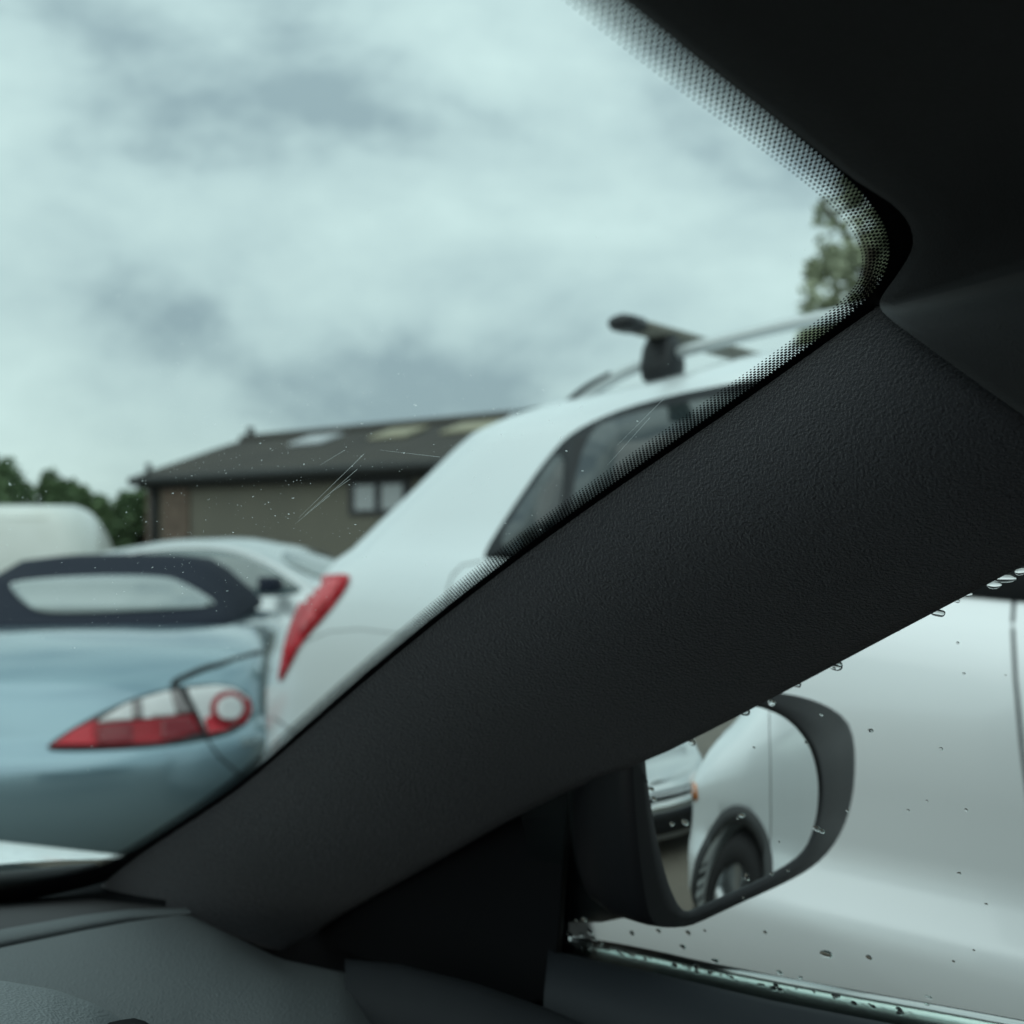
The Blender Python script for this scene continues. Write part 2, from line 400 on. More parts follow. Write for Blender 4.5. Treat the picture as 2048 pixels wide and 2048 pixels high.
# tail lamps (outlined as seen on the near rear corner), mirrored by projection on the far side
pxs = PxCast(SS)
lamp = closed_smooth([(640, 1152), (690, 1148), (704, 1153), (690, 1185), (650, 1235), (615, 1275), (597, 1300), (575, 1345), (556, 1372), (566, 1305), (585, 1240), (612, 1185)], 2)
tl = link('tail_lamp', decal(SS, lamp, 14, pxs, .006, .02), M_redbright, suv)
lamp2 = closed_smooth([(655, 1160), (688, 1158), (675, 1190), (640, 1230), (608, 1268), (602, 1262), (625, 1205)], 2)
link('lens', decal(SS, lamp2, 12, pxs, .010, .008), mat('pale_red_lens', (.62, .06, .075), .2, coat=.6), tl)
lf_ = [(.30, 1.30), (.42, 1.30), (.40, 1.2), (.26, 1.0), (.15, .86), (.10, .86), (.18, 1.05)]
link('tail_lamp', decal(SS, closed_smooth(lf_, 2), .05, far, .006, .02), M_red, suv)
link('bumper_seam_or_shade', seam(SS, pxs, [(612, 1283), (660, 1262), (720, 1258), (800, 1268), (860, 1285)], .004, .0012, 40), M_seamshade, suv)  # soft shading edge of the flank, painted as a thin grey line
# fuel-flap seam
pts = [(900, 1215), (895, 1180), (905, 1150), (925, 1130), (965, 1122)]
link('fuel_flap_seam', seam(SS, pxs, pts, .006, .002, 30), M_seamshade, suv)
# windscreens front and back
frc = AxCast(SS, lambda x, y: (7, x, y), (-1, 0, 0)); rrc = AxCast(SS, lambda x, y: (-3, x, y), (1, 0, 0))
link('windscreen', decal(SS, closed_smooth([(-.68, 1.33), (-.60, 1.78), (.60, 1.78), (.68, 1.33)], 2), .12, frc, .006, .01), M_carglass, suv)
link('rear_window', decal(SS, closed_smooth([(-.62, 1.36), (-.55, 1.70), (.55, 1.70), (.62, 1.36)], 2), .12, rrc, .006, .01), M_carglass, suv)
for s in (-1, 1):
    hl = link('headlamp', decal(SS, closed_smooth([(s*.50, .80), (s*.52, .93), (s*.80, .97), (s*.885, .96), (s*.89, .84), (s*.72, .79)], 2), .05, frc, .006, .02), M_clear, suv)
    link('indicator', decal(SS, closed_smooth([(s*.84, .86), (s*.84, .95), (s*.90, .95), (s*.90, .86)], 1), .03, frc, .010, .012), M_amber, suv)
for ca in (near, far):
    link('side_indicator', decal(SS, closed_smooth([(4.20, .86), (4.22, .96), (4.36, .95), (4.40, .87)], 1), .05, ca, .007, .02), M_amber, suv)
link('grille', decal(SS, closed_smooth([(-.42, .66), (-.46, .88), (.46, .88), (.42, .66)], 1), .08, frc, .006, .02), M_trim, suv)
link('number_plate', decal(SS, [(-.26, .45), (-.26, .56), (.26, .56), (.26, .45)], .08, frc, .010, .012), M_clear, suv)
# roof rails, bar
for s in (-1, 1):
    rl = [Vector((u, s*.63, roofz(u)+h)) for u, h in ((1.22, .0), (1.30, .035), (1.42, .062), (1.6, .075), (2.0, .078), (2.4, .072), (2.62, .05), (2.72, .005))]
    link('roof_rail', tube(smooth(rl, 2), .017, 10), M_coupe, suv)
    link('rail_foot', tube(smooth([Vector((1.17, s*.63, roofz(1.17)-.01)), Vector((1.24, s*.63, roofz(1.24)+.03)), Vector((1.33, s*.63, roofz(1.33)+.052))], 2), .016, 8), M_trim, suv)
for u in (1.50, 2.35):
    z = roofz(u)+.135
    bar = link('roof_bar', gmesh([[Vector((u+a, y, z+b)) for a, b in ((-.04, 0), (-.03, .014), (0, .02), (.03, .014), (.04, 0), (.03, -.012), (0, -.016), (-.03, -.012))] for y in (-.80, -.4, 0, .4, .80)], True, True), mat('bar_alloy_%d' % int(u*100), (.17, .165, .14), .5, metal=.4), suv)
    for s in (-1, 1):
        link('end_cap', gmesh([[Vector((u+a*k, s*y, z+b*k)) for a, b in ((-.04, 0), (-.03, .016), (0, .023), (.03, .016), (.04, 0), (.03, -.014), (0, -.018), (-.03, -.014))] for y, k in ((.77, 1.08), (.83, 1.1), (.85, .8), (.855, .3))], True, True), M_trim, bar)
        sec = lambda zz, hx, hy: [Vector((u+hx*math.copysign(abs(math.cos(a))**.6, math.cos(a)), s*.63+hy*math.copysign(abs(math.sin(a))**.6, math.sin(a)), zz)) for a in [2*math.pi*k/16 for k in range(16)]]
        link('bar_foot', gmesh([sec(z-.005, .038, .030), sec(z-.04, .052, .042), sec(z-.09, .058, .05), sec(z-.125, .052, .046), sec(z-.135, .035, .034)], True, True), M_trim, bar)
sp = [[Vector((u, y, z)) for y in (-.62, -.4, 0, .4, .62)] for u, z in ((1.32, 1.80), (1.12, 1.80), (.95, 1.79), (.94, 1.775), (1.12, 1.775))]
link('spoiler', gmesh(sp), M_silver, suv)
mi = link('door_mirror', gmesh([[Vector((3.18+a*k, -y, 1.33+b*k)) for a, b in ((-.05, -.08), (.06, -.06), (.09, 0), (.06, .08), (-.05, .09))] for y, k in ((.93, .3), (.98, .9), (1.08, 1.05), (1.15, .8), (1.17, .3))], True, True), M_silver, suv)
link('door_handle', tube([Vector((1.55, -.995, 1.06)), Vector((1.60, -1.012, 1.062)), Vector((1.70, -1.012, 1.065)), Vector((1.75, -.99, 1.066))], .012, 8), M_silver, suv)
# ================================================================== ICE-BLUE SOFT-TOP (ahead)
XL = Vector((-1.80, 3.47, 0)); XR = math.radians(98)
xk = thing('convertible_car', 'ice blue soft-top sports car with its navy roof up, seen from behind', 'car', XL, XR); XM = xform(XL, XR)
deck = tab([(0, 1.0), (.8, 1.0), (1.2, 1.01), (2.6, .97), (3.4, .92), (4.4, .72), (4.7, .62)])
xr = [(K(.22), K(0)), (K(.22), K(.75)), (K(.30), K(.87)), (K(.45), K(.925)), (K(.60), K(.94)), (K(.655), K(.935)), (K(.675), K(.915)),
 (K(.72), K(.905)), (tab([(0, .80), (1.6, .84), (4.4, .66)]), K(.905)), (tab([(0, .88), (1.3, .93), (3.4, .84), (4.5, .68)]), tab([(0, .86), (1.3, .88), (4.5, .8)])),
 (off(deck, -.035), tab([(0, .74), (1.2, .79), (4.5, .72)])), (off(deck, -.005), tab([(0, .58), (4.5, .55)])), (off(deck, .012), tab([(0, .32), (4, .3)])), (off(deck, .018), K(0))]
x_rext = tab([(.22, .14), (.30, .05), (.45, .01), (.60, .0), (.655, .02), (.675, .07), (.72, .10), (.80, .15), (.88, .24), (.965, .42), (.995, .55), (1.02, .65)])
x_fext = tab([(.22, 4.5), (.4, 4.68), (.6, 4.7), (.7, 4.6)])
xb0 = loft_body(xr, st, x_rext, x_fext, .62, .7, 2.25, 2.2)
XS = Surf(xb0, XM)
xb = boolean_cut(xb0.copy(), [cyl_y(u, .33, .37, s*.64, s*1.2) for u in (.98, 3.75) for s in (-1, 1)])
link('body', xb, M_blue, xk)
for u in (.98, 3.75):
    for s in (-1, 1): wheel(xk, u, s*.80, .33, s)
xp = PxCast(XS)
lo = closed_smooth([(84, 1500), (130, 1465), (200, 1425), (280, 1392), (345, 1376), (420, 1368), (470, 1374), (498, 1395), (504, 1425), (490, 1452), (460, 1470), (410, 1482), (330, 1494), (230, 1501), (130, 1504)], 2)
lam = link('tail_lamp', decal(XS, lo, 12, xp, .004, .03), M_trim, xk)
def inset(pts, k, c=None):
    c = c or (sum(p[0] for p in pts)/len(pts), sum(p[1] for p in pts)/len(pts)); return [(c[0]+(p[0]-c[0])*k, c[1]+(p[1]-c[1])*k) for p in pts]
low = [(96, 1498), (150, 1460), (192, 1440), (196, 1450), (300, 1440), (385, 1430), (402, 1468), (330, 1488), (230, 1496)]
link('red_lens', decal(XS, low, 10, xp, .009, .01), M_red, lam)
link('reflector', decal(XS, [(100, 1497), (150, 1461), (186, 1444), (190, 1497)], 10, xp, .012, .01), M_redbright, lam)
link('reversing_lens', decal(XS, [(195, 1444), (250, 1410), (330, 1386), (352, 1384), (352, 1432), (200, 1447)], 10, xp, .009, .01), M_clear, lam)
link('smoked_lens', decal(XS, [(338, 1386), (358, 1382), (386, 1426), (352, 1431)], 10, xp, .011, .01), M_smoke, lam)
link('side_lens', decal(XS, [(372, 1380), (430, 1374), (468, 1379), (492, 1398), (498, 1424), (485, 1448), (455, 1464), (412, 1474)], 10, xp, .009, .01), M_clear, lam)
link('side_red_lens', decal(XS, [(414, 1474), (405, 1440), (425, 1430), (480, 1400), (492, 1398), (498, 1424), (485, 1448), (455, 1464)], 10, xp, .012, .01), M_redbright, lam)
circ = lambda cx, cy, r: [(cx+r*math.cos(2*math.pi*k/28), cy+r*math.sin(2*math.pi*k/28)) for k in range(28)]
link('smoked_lens', decal(XS, [(262, 1406), (282, 1400), (286, 1438), (264, 1441)], 8, xp, .011, .01), M_smoke, lam)
link('dark_red_lens', decal(XS, [(196, 1455), (262, 1447), (266, 1490), (196, 1495)], 10, xp, .0115, .01), M_reddark, lam)
link('dark_red_lens', decal(XS, [(318, 1441), (380, 1434), (396, 1466), (320, 1486)], 10, xp, .0115, .01), M_reddark, lam)
rg = link('indicator_ring', decal(XS, circ(453, 1420, 36), 10, xp, .016, .012), M_red, lam)
link('indicator_lens', decal(XS, circ(453, 1420, 25), 8, xp, .020, .01), M_clear, rg)
link('boot_seam_crease_dark', seam(XS, xp, [(345, 1374), (352, 1362), (400, 1340), (470, 1318), (545, 1296)], .026, .004, 40), M_gap, xk)  # panel gap, widened to paint in the dark of the crease
link('lamp_seam', seam(XS, xp, [(355, 1376), (385, 1420), (412, 1476)], .014, .024, 20), M_trim, xk)
link('bumper_seam_or_shade', seam(XS, xp, [(412, 1476), (440, 1515), (480, 1550), (512, 1562)], .008, .003, 30), M_gap, xk)
# soft top
stw = lambda a, b: tab([(.9, a), (1.5, b), (2.6, b-.02)])
hgt = tab([(.95, .03), (1.25, .10), (1.6, .20), (2.0, .28), (2.4, .28), (2.7, .22), (2.9, .12)])
dk = lambda k: (lambda u: 1.0+hgt(u)*k)
srow = [(K(.97), K(0)), (K(.97), K(.69)), (dk(.0), K(.69)), (dk(.35), K(.63)), (dk(.72), K(.54)), (dk(.94), K(.44)), (dk(1.02), K(.26)), (dk(1.03), K(0))]
sb = loft_body(srow, st, tab([(.97, .90), (1.03, .92)]), tab([(.97, 2.95), (1.2, 2.9)]), .45, .2, 2.4, 3)
TS = Surf(sb, XM); link('soft_top', sb, M_softtop, xk)
rwp = closed_smooth([(18, 1176), (24, 1166), (90, 1158), (220, 1152), (330, 1155), (365, 1168), (428, 1205), (420, 1216), (260, 1226), (90, 1232), (50, 1212)], 2)
link('rear_window', decal(TS, rwp, 14, PxCast(TS), .006, .02), M_rearglass, xk)
# badge letters on the quarter below the lamp
def text_mesh(body, size, ext=.002):
    c = bpy.data.curves.new('t', 'FONT'); c.body = body; c.size = size; c.extrude = ext; c.shear = .3
    o = bpy.data.objects.new('t', c); COL.objects.link(o)
    m = bpy.data.meshes.new_from_object(o.evaluated_get(bpy.context.evaluated_depsgraph_get())); bpy.data.objects.remove(o, do_unlink=True); return m
h = XS.px(480, 1497)
if h[0]:
    n = h[1] if h[1].y < 0 else -h[1]; xa = Vector((0, 0, 1)).cross(n).normalized(); ya = n.cross(xa)
    R = Matrix((xa, ya, n)).transposed().to_4x4(); tm = text_mesh('XKR', .052)
    o = link('badge', tm, M_chrome, xk, False); o.matrix_parent_inverse = XM.inverted(); o.matrix_world = Matrix.Translation(h[0]+n*.004) @ R
# ================================================================== SILVER COUPE (behind the soft-top)
CL = Vector((-4.35, 9.4, 0)); CR = math.radians(-12)
cp = thing('coupe_car', 'grey silver coupe with an arched roof, parked crosswise in front of the barn', 'car', CL, CR); CM = xform(CL, CR)
cb_belt = tab([(0, .93), (1.0, .93), (2.6, .88), (3.4, .82), (4.3, .68)])
cz = tab([(.2, .95), (.6, 1.10), (1.1, 1.25), (1.6, 1.325), (2.1, 1.335), (2.5, 1.27), (2.95, 1.08), (3.3, .92), (3.8, .83), (4.3, .70)])
cw = tab([(.2, .62), (1.2, .56), (2.3, .56), (3.2, .66), (4.3, .6)])
crow = [(K(.2), K(0)), (K(.2), K(.72)), (K(.3), K(.84)), (K(.5), K(.89)), (K(.68), K(.89)), (off(cb_belt, -.12), K(.87)), (cb_belt, K(.80)),
 (between(cb_belt, cz, .35), between(K(.80), cw, .35)), (between(cb_belt, cz, .7), between(K(.80), cw, .75)), (off(cz, -.025), cw), (off(cz, .01), between(cw, K(0), .5)), (off(cz, .02), K(0))]
cb = loft_body(crow, st, tab([(.2, .1), (.5, 0), (.7, .03), (.95, .12)]), tab([(.2, 4.25), (.5, 4.4), (.7, 4.35)]), .4, .5, 2.4, 2.4)
CS = Surf(cb, CM); link('body', cb, M_coupe, cp)
cn = AxCast(CS, lambda x, y: (x, -3, y), (0, 1, 0))
cout = closed_smooth([(.75, .965), (1.15, 1.155), (1.6, 1.25), (2.1, 1.27), (2.45, 1.21), (2.85, 1.03), (3.0, .92), (2.4, .90), (1.5, .93)], 2)
wf = link('side_window', decal(CS, cout, .1, cn, .005, .012), M_rearglass, cp)
arch = [(.55, .94), (.8, 1.04), (1.15, 1.185), (1.6, 1.275), (2.1, 1.295), (2.48, 1.235), (2.9, 1.04), (3.1, .92)]
link('window_surround', seam(CS, cn, [tuple(p[:2]) for p in smooth([(a, b, 0) for a, b in arch], 2)], .045, .006, 60), M_rim, cp)
link('window_pillar', seam(CS, cn, [(1.52, .94), (1.48, 1.23)], .07, .012, 14), M_trim, cp)
cf = AxCast(CS, lambda x, y: (7, x, y), (-1, 0, 0))
link('windscreen', decal(CS, closed_smooth([(-.60, .95), (-.52, 1.25), (.52, 1.25), (.60, .95)], 2), .1, cf, .006, .01), M_rearglass, cp)
link('door_mirror', gmesh([[Vector((2.78+a*k, -y, 1.0+b*k)) for a, b in ((-.06, -.06), (.07, -.05), (.09, 0), (.06, .07), (-.06, .07))] for y, k in ((.82, .3), (.86, .9), (.98, 1.0), (1.05, .7), (1.06, .2))], True, True), M_softtop, cp)
for u in (.85, 3.5):
    for s in (-1, 1): wheel(cp, u, s*.80, .32, s)
# ================================================================== WHITE VAN (behind)
VL = Vector((-8.60, 11.6, 0)); VR = math.radians(12)
vn = thing('panel_van', 'plain white van with a rounded roof corner beside the hedge', 'van', VL, VR); VM = xform(VL, VR)
vz = K(1.69)
vrow = [(K(.22), K(0)), (K(.22), K(.78)), (K(.35), K(.88)), (K(.8), K(.91)), (K(1.1), K(.90)), (K(1.35), K(.86)), (K(1.52), K(.82)), (K(1.62), K(.77)), (K(1.67), K(.70)), (K(1.70), K(.45)), (K(1.71), K(0))]
vb = loft_body(vrow, st, tab([(.2, .1), (.6, 0), (1.7, .1)]), tab([(.2, 3.9), (.6, 4.0), (1.1, 3.95), (1.35, 3.86), (1.55, 3.76), (1.65, 3.66), (1.70, 3.55)]), .2, .32, 3, 2.6)
VS = Surf(vb, VM); link('body', vb, M_van, vn)
vc = AxCast(VS, lambda x, y: (x, -3, y), (0, 1, 0))
link('roof_gutter', seam(VS, vc, [(.3, 1.55), (3.4, 1.55)], .03, .008, 30), M_van, vn)
link('door_seam', seam(VS, vc, [(2.2, 1.52), (2.2, .4)], .012, .003, 30), M_gap, vn)
for u in (.8, 3.2):
    for s in (-1, 1): wheel(vn, u, s*.82, .31, s)
# ================================================================== SILVER SALOON (behind this car, seen in the mirror)
QL = Vector((8.75, .42, 0)); QR = math.radians(180)
qs = thing('parked_saloon', 'silver car with dark grille band reflected in the door mirror beside the off-roader', 'car', QL, QR); QM = xform(QL, QR)
qb = tab([(0, .95), (2.8, .93), (3.6, .88), (4.3, .74)]); qz = tab([(.2, .97), (.9, 1.05), (1.3, 1.40), (2.2, 1.45), (2.7, 1.30), (3.2, 1.0), (3.8, .93), (4.3, .80)])
qw = tab([(.2, .7), (1.3, .58), (2.4, .58), (3.2, .74), (4.3, .7)])
qrow = [(K(.2), K(0)), (K(.2), K(.75)), (K(.3), K(.86)), (K(.5), K(.90)), (K(.68), K(.90)), (off(qb, -.1), K(.88)), (qb, K(.83)), (between(qb, qz, .35), between(K(.83), qw, .35)), (between(qb, qz, .7), between(K(.83), qw, .75)), (off(qz, -.025), qw), (off(qz, .01), between(qw, K(0), .5)), (off(qz, .02), K(0))]
qm = loft_body(qrow, st, tab([(.2, .1), (.5, 0), (.95, .12)]), tab([(.2, 4.25), (.5, 4.42), (.7, 4.40), (.8, 4.3)]), .4, .5, 2.6, 2.6)
QS = Surf(qm, QM); link('body', qm, M_coupe, qs); qf = AxCast(QS, lambda x, y: (7, x, y), (-1, 0, 0))
link('windscreen', decal(QS, closed_smooth([(-.66, 1.03), (-.55, 1.36), (.55, 1.36), (.66, 1.03)], 2), .1, qf, .006, .01), M_winpane, qs)
link('grille', decal(QS, [(-.80, .62), (-.80, .69), (.80, .69), (.80, .62)], .08, qf, .008, .012), M_trim, qs)
link('bumper_strip', decal(QS, [(-.82, .53), (-.82, .57), (.82, .57), (.82, .53)], .08, qf, .014, .02), M_chrome, qs)
link('lower_bumper', decal(QS, [(-.80, .26), (-.84, .50), (.84, .50), (.80, .26)], .08, qf, .008, .012), M_trim, qs)
for s in (-1, 1):
    link('headlamp', decal(QS, closed_smooth([(s*.52, .66), (s*.52, .76), (s*.80, .77), (s*.80, .67)], 1), .05, qf, .014, .012), M_clear, qs)
    for u in (.85, 3.5): wheel(qs, u, s*.80, .32, s)
# ================================================================== BARN
A = Vector((-.78, .625, 0)); Bk = Vector((.625, .78, 0)); E0 = Vector((-8.97, 26, 0)); EH = 2.78; RH = 3.84; HWD = 3.0; LEN = 17.0
brn = thing('barn', 'low brown barn with a dark corrugated sheet roof and pale skylights', 'building', E0)
def BP(a, b, z): return -A*a + Bk*b + Vector((0, 0, z))     # a metres along from the far corner
link('wall', mesh([BP(0, 0, 0), BP(LEN, 0, 0), BP(LEN, 0, EH-.1), BP(0, 0, EH-.1), BP(0, 2*HWD, 0), BP(LEN, 2*HWD, 0), BP(LEN, 2*HWD, EH-.1), BP(0, 2*HWD, EH-.1), BP(0, HWD, RH-.12), BP(LEN, HWD, RH-.12)],
 [(0, 1, 2, 3), (4, 5, 6, 7), (0, 3, 8, 7, 4), (1, 2, 9, 6, 5)]), M_wall, brn, False)
for sgn in (0, 1):
    rws = []; n = 260
    for i in range(n+1):
        a = -.25+(LEN+.5)*i/n; w = .035*math.cos(2*math.pi*i/3.5)
        if sgn == 0: rws.append([BP(a, b, z+w) for b, z in ((-.25, EH-.05), (HWD*.33, lerp(EH, RH, .35)), (HWD*.7, lerp(EH, RH, .72)), (HWD, RH))])
        else: rws.append([BP(a, 2*HWD-b, z+w) for b, z in ((-.25, EH-.05), (HWD*.33, lerp(EH, RH, .35)), (HWD*.7, lerp(EH, RH, .72)), (HWD, RH))])
    rf = link('roof', gmesh(rws), M_roof, brn, False)
    if sgn == 0:
        for a, m in ((3.75, M_skyw), (6.55, M_skyy), (8.75, M_skyy), (11.0, M_skyy)):
            def sk(aa, bb): return BP(aa, HWD*bb, lerp(EH, RH, bb)+.06)
            v = [sk(a-.6, .58), sk(a+.6, .58), sk(a+.6, .82), sk(a-.6, .82)]; v2 = [p+Vector((0, 0, .05)) for p in v]
            link('skylight', mesh(v+v2, [(4, 5, 6, 7), (0, 1, 5, 4), (1, 2, 6, 5), (2, 3, 7, 6), (3, 0, 4, 7)]), m, rf, False)
link('ridge_cap', tube([BP(-.3, HWD, RH+.05), BP(LEN+.3, HWD, RH+.05)], .12, 8), M_roof, brn)
link('gutter', tube([BP(-.3, -.32, EH-.16), BP(LEN+.3, -.32, EH-.16)], .12, 8), M_gutter, brn)
def bbox(a0, a1, b0, b1, z0, z1):
    v = [BP(a, b, z) for z in (z0, z1) for a, b in ((a0, b0), (a1, b0), (a1, b1), (a0, b1))]
    return mesh(v, [(0, 1, 2, 3), (4, 5, 6, 7), (0, 1, 5, 4), (1, 2, 6, 5), (2, 3, 7, 6), (3, 0, 4, 7)])
link('fascia', bbox(-.25, LEN+.25, -.2, -.04, EH-.36, EH-.08), M_gutter, brn, False)
link('drainpipe', tube([BP(.35, -.12, 0), BP(.35, -.12, EH-.2)], .09, 8), M_gutter, brn)
link('brick_pier', bbox(.62, 1.7, -.06, .1, 0, EH-.36), M_brick, brn, False)
link('brick_pier', bbox(-.06, .22, -.06, .3, 0, EH-.36), M_brick, brn, False)
link('vent_pipe', tube([BP(.05, HWD, RH), BP(.05, HWD, RH+.35)], .10, 8), M_gutter, brn)
link('vent_pipe', tube([BP(.1, -.1, EH-.1), BP(.1, -.1, EH+.28)], .07, 8), M_gutter, brn)
for a in (7.25,):
    wfr = link('window', bbox(a, a+1.75, -.05, .06, 1.72, 2.42), M_winframe, brn, False)
    for k in range(2): link('pane', bbox(a+.22+k*.78, a+.78+k*.78, -.075, .02, 1.82, 2.32), M_winpane, wfr, False)
# ================================================================== TREES
def crown_mesh(c, rx, ry, rz, n, s, rnd, spike=0, gaps=0):
    nc, ra, rb = (26, .22, .42) if spike == .25 else ((80, .09, .20) if gaps else (14, .22, .42))
    v, f = [], []
    clumps = []
    for _ in range(nc):
        a = rnd.uniform(0, 6.28); q = rnd.uniform(-.9, .95); w = math.sqrt(1-q*q)*rnd.uniform(.45, .95)
        clumps.append((Vector((w*math.cos(a), w*math.sin(a), q*.9)), rnd.uniform(ra, rb)))
    for i in range(n):
        cc, cr_ = rnd.choice(clumps)
        d = Vector((rnd.gauss(0, 1), rnd.gauss(0, 1), rnd.gauss(0, 1))).normalized()*cr_*rnd.uniform(.3, 1)**.5
        p = cc+d
        if spike: k = 1-max(0, (p.z+1)/2)*spike; p = Vector((p.x*k, p.y*k, p.z))
        p = Vector((c[0]+p.x*rx, c[1]+p.y*ry, c[2]+p.z*rz))
        t = Vector((rnd.gauss(0, 1), rnd.gauss(0, 1), rnd.gauss(0, .7))).normalized(); b = t.cross(Vector((rnd.gauss(0, 1), rnd.gauss(0, 1), rnd.gauss(0, 1)))).normalized()
        L_ = s*rnd.uniform(.7, 1.4); k = len(v); v += [p-t*L_, p+b*L_*.45, p+t*L_, p-b*L_*.45]; f.append((k, k+1, k+2, k+3))
    return mesh(v, f, False)
def limbs(base, top, r, rnd, n=6, spread=1.2):
    bm = bmesh.new()
    def add(me): bm.from_mesh(me); bpy.data.meshes.remove(me)
    add(tube(smooth([base, base.lerp(top, .5)+Vector((.06, .03, 0)), top], 1), [r, r*.9, r*.8, r*.6, r*.45, r*.35][:len(smooth([base, base, top], 1))] if False else r*.7, 8))
    for i in range(n):
        p = base.lerp(top, rnd.uniform(.35, .95)); a = rnd.uniform(0, 6.28)
        e_ = p+Vector((math.cos(a)*spread*rnd.uniform(.5, 1), math.sin(a)*spread*rnd.uniform(.5, 1), spread*rnd.uniform(.3, .9)))
        add(tube([p, p.lerp(e_, .5)+Vector((0, 0, .08)), e_], [r*.35, r*.22, r*.08], 6))
    me = bpy.data.meshes.new('m'); bm.to_mesh(me); bm.free(); return me
rnd = random.Random(3)
ht = [(-15.9, 27.5, 2.5, 1.3), (-14.5, 27.8, 2.15, 1.5), (-13.4, 27.2, 2.6, 1.2), (-12.3, 27.9, 2.2, 1.4), (-11.2, 27.4, 2.0, 1.3), (-10.0, 28.2, 1.9, 1.2), (-17.2, 27.6, 2.3, 1.4)]
for i, (x, y, hh, w) in enumerate(ht):
    hh *= 1.18
    t = thing('hedge_tree', 'bushy dark green tree in the hedge between the van and the barn', 'tree', (x, y, 0), 0, 'hedge trees beside the barn')
    link('trunk', limbs(Vector((0, 0, 0)), Vector((0, 0, hh*.8)), .09, rnd, 5, .5), M_bark, t)
    link('crown', crown_mesh((0, 0, hh*.52), w, .9, hh*.54, 6000, .11, rnd, .25), M_leafA, t, False)
    link('leader', crown_mesh((rnd.uniform(-.3, .3), 0, hh*1.02), .22, .2, .34, 240, .07, rnd, .7), M_leafA, t, False)
TX, TY = 4.85, 14.0
t = thing('broadleaf_tree', 'loose olive green tree rising behind the silver car', 'tree', (TX, TY, 0))
link('trunk', limbs(Vector((0, 0, 0)), Vector((-.1, 0, 5.4)), .2, rnd, 12, 1.3), M_bark, t)
link('crown', crown_mesh((0, 0, 4.55), 1.5, 1.4, 1.75, 5200, .08, rnd, .12, 1), M_leafB, t, False)
# ================================================================== THIS CAR (cabin)
own = thing('car_cabin', 'dark car cabin with fabric windscreen pillar, dashboard and black door mirror', 'car')
# --- windscreen: ruled along the pillar line, swept across with a forward bulge
T0 = C(.178, .4655, .0995)-ORG; B0 = C(.783, .452, -.267)-ORG
def WS(t, s):                                               # t 0 header..1 base, s metres inboard of the pillar line
    p = T0.lerp(B0, t); b = .36*s*(1.2-s) if s > 0 else .36*s*1.2
    return ORG + p - RT*s + FW*b
ts = [-.25+1.6*i/40 for i in range(41)]; ss = [-.10+1.4*j/56 for j in range(57)]
wsm = gmesh([[WS(a, b) for b in ss] for a in ts])
WSU = Surf(wsm)
glass = link('windscreen', wsm, M_screen, own)
def onglass(px, py, lift=0):
    h = WSU.px(px, py); n = h[1] if h[1].dot(ray(px, py)) < 0 else -h[1]
    return h[0]-ray(px, py)*lift, n
# --- frit band: rows of printed dots running along the edge of the glass
edge_px = smooth([(x, y, 0) for x, y in [(1130, -112), (1264, 4), (1339, 69), (1429, 141), (1519, 209), (1608, 281), (1695, 353), (1735, 395), (1768, 440), (1782, 490), (1778, 530), (1758, 572), (1725, 607), (1650, 668), (1500, 776), (1350, 880), (1200, 984), (1050, 1092), (900, 1207), (750, 1330), (600, 1462), (500, 1550), (420, 1607), (330, 1664), (262, 1706), (190, 1738), (100, 1762), (0, 1780), (-150, 1800)]], 2)
e3 = [onglass(p.x, p.y)[0] for p in edge_px if WSU.px(p.x, p.y)[0]]
L = sum((b-a).length for a, b in zip(e3, e3[1:])); SP = .0021; nE = int(L/SP)
def dens(i, n): k = i/n; return 1.42-.42*max(0, min(1, (k-.13)/.16))
_f = resample(e3, 6000); acc = 0; e3 = []; scl = []
for i in range(1, 6000):
    k = dens(i, 6000); acc += (_f[i]-_f[i-1]).length
    if acc >= SP*k: acc -= SP*k; e3.append(_f[i]); scl.append(k)
nE = len(e3)
for _ in range(12): e3 = [e3[0]]+[(a+b*2+c)/4 for a, b, c in zip(e3, e3[1:], e3[2:])]+[e3[-1]]
en = [WSU.t.find_nearest(p)[1] for p in e3]
inward = []
cen = onglass(700, 700)[0]
for i in range(nE):
    T = (e3[min(i+1, nE-1)]-e3[max(0, i-1)]).normalized(); n = en[i]; I = n.cross(T).normalized()
    inward.append((T, I, n))
sg = 1 if sum(I.dot((cen-p).normalized()) for (T, I, n), p in zip(inward, e3)) > 0 else -1
v, f = [], []
ROWS = 8; RS = .0018
for i in range(nE):
    T, I, n = inward[i]; I = I*sg; n = n if n.dot(ORG-e3[i]) > 0 else -n
    for k in range(ROWS):
        q = e3[i]+I*(k*RS*(1-.45*(scl[i]-1))+.0004)+(T*SP*scl[i]*.5 if k % 2 else Vector())
        rr = [.00110, .00106, .00101, .00097, .00091, .00080, .00064, .00048][k]
        b = len(v)
        for m in range(8):
            a = math.pi/4*m+.39; v.append(q+(T*math.cos(a)*(.25+.75*scl[i])*.97+I*math.sin(a)*(1-.25*(scl[i]-1)))*rr+n*(.0004+.00001*k))
        f.append(tuple(range(b, b+8)))
link('frit_dots', mesh(v, f, False), M_frit, glass, False, kind='stuff')
rws = []
for i in range(nE):
    T, I, n = inward[i]; I = I*sg; n = n if n.dot(ORG-e3[i]) > 0 else -n
    rws.append([e3[i]+I*d+n*.0006 for d in (.0002, -.010, -.022, -.04)])
link('frit_band', gmesh(rws[::2]), M_frit, glass)
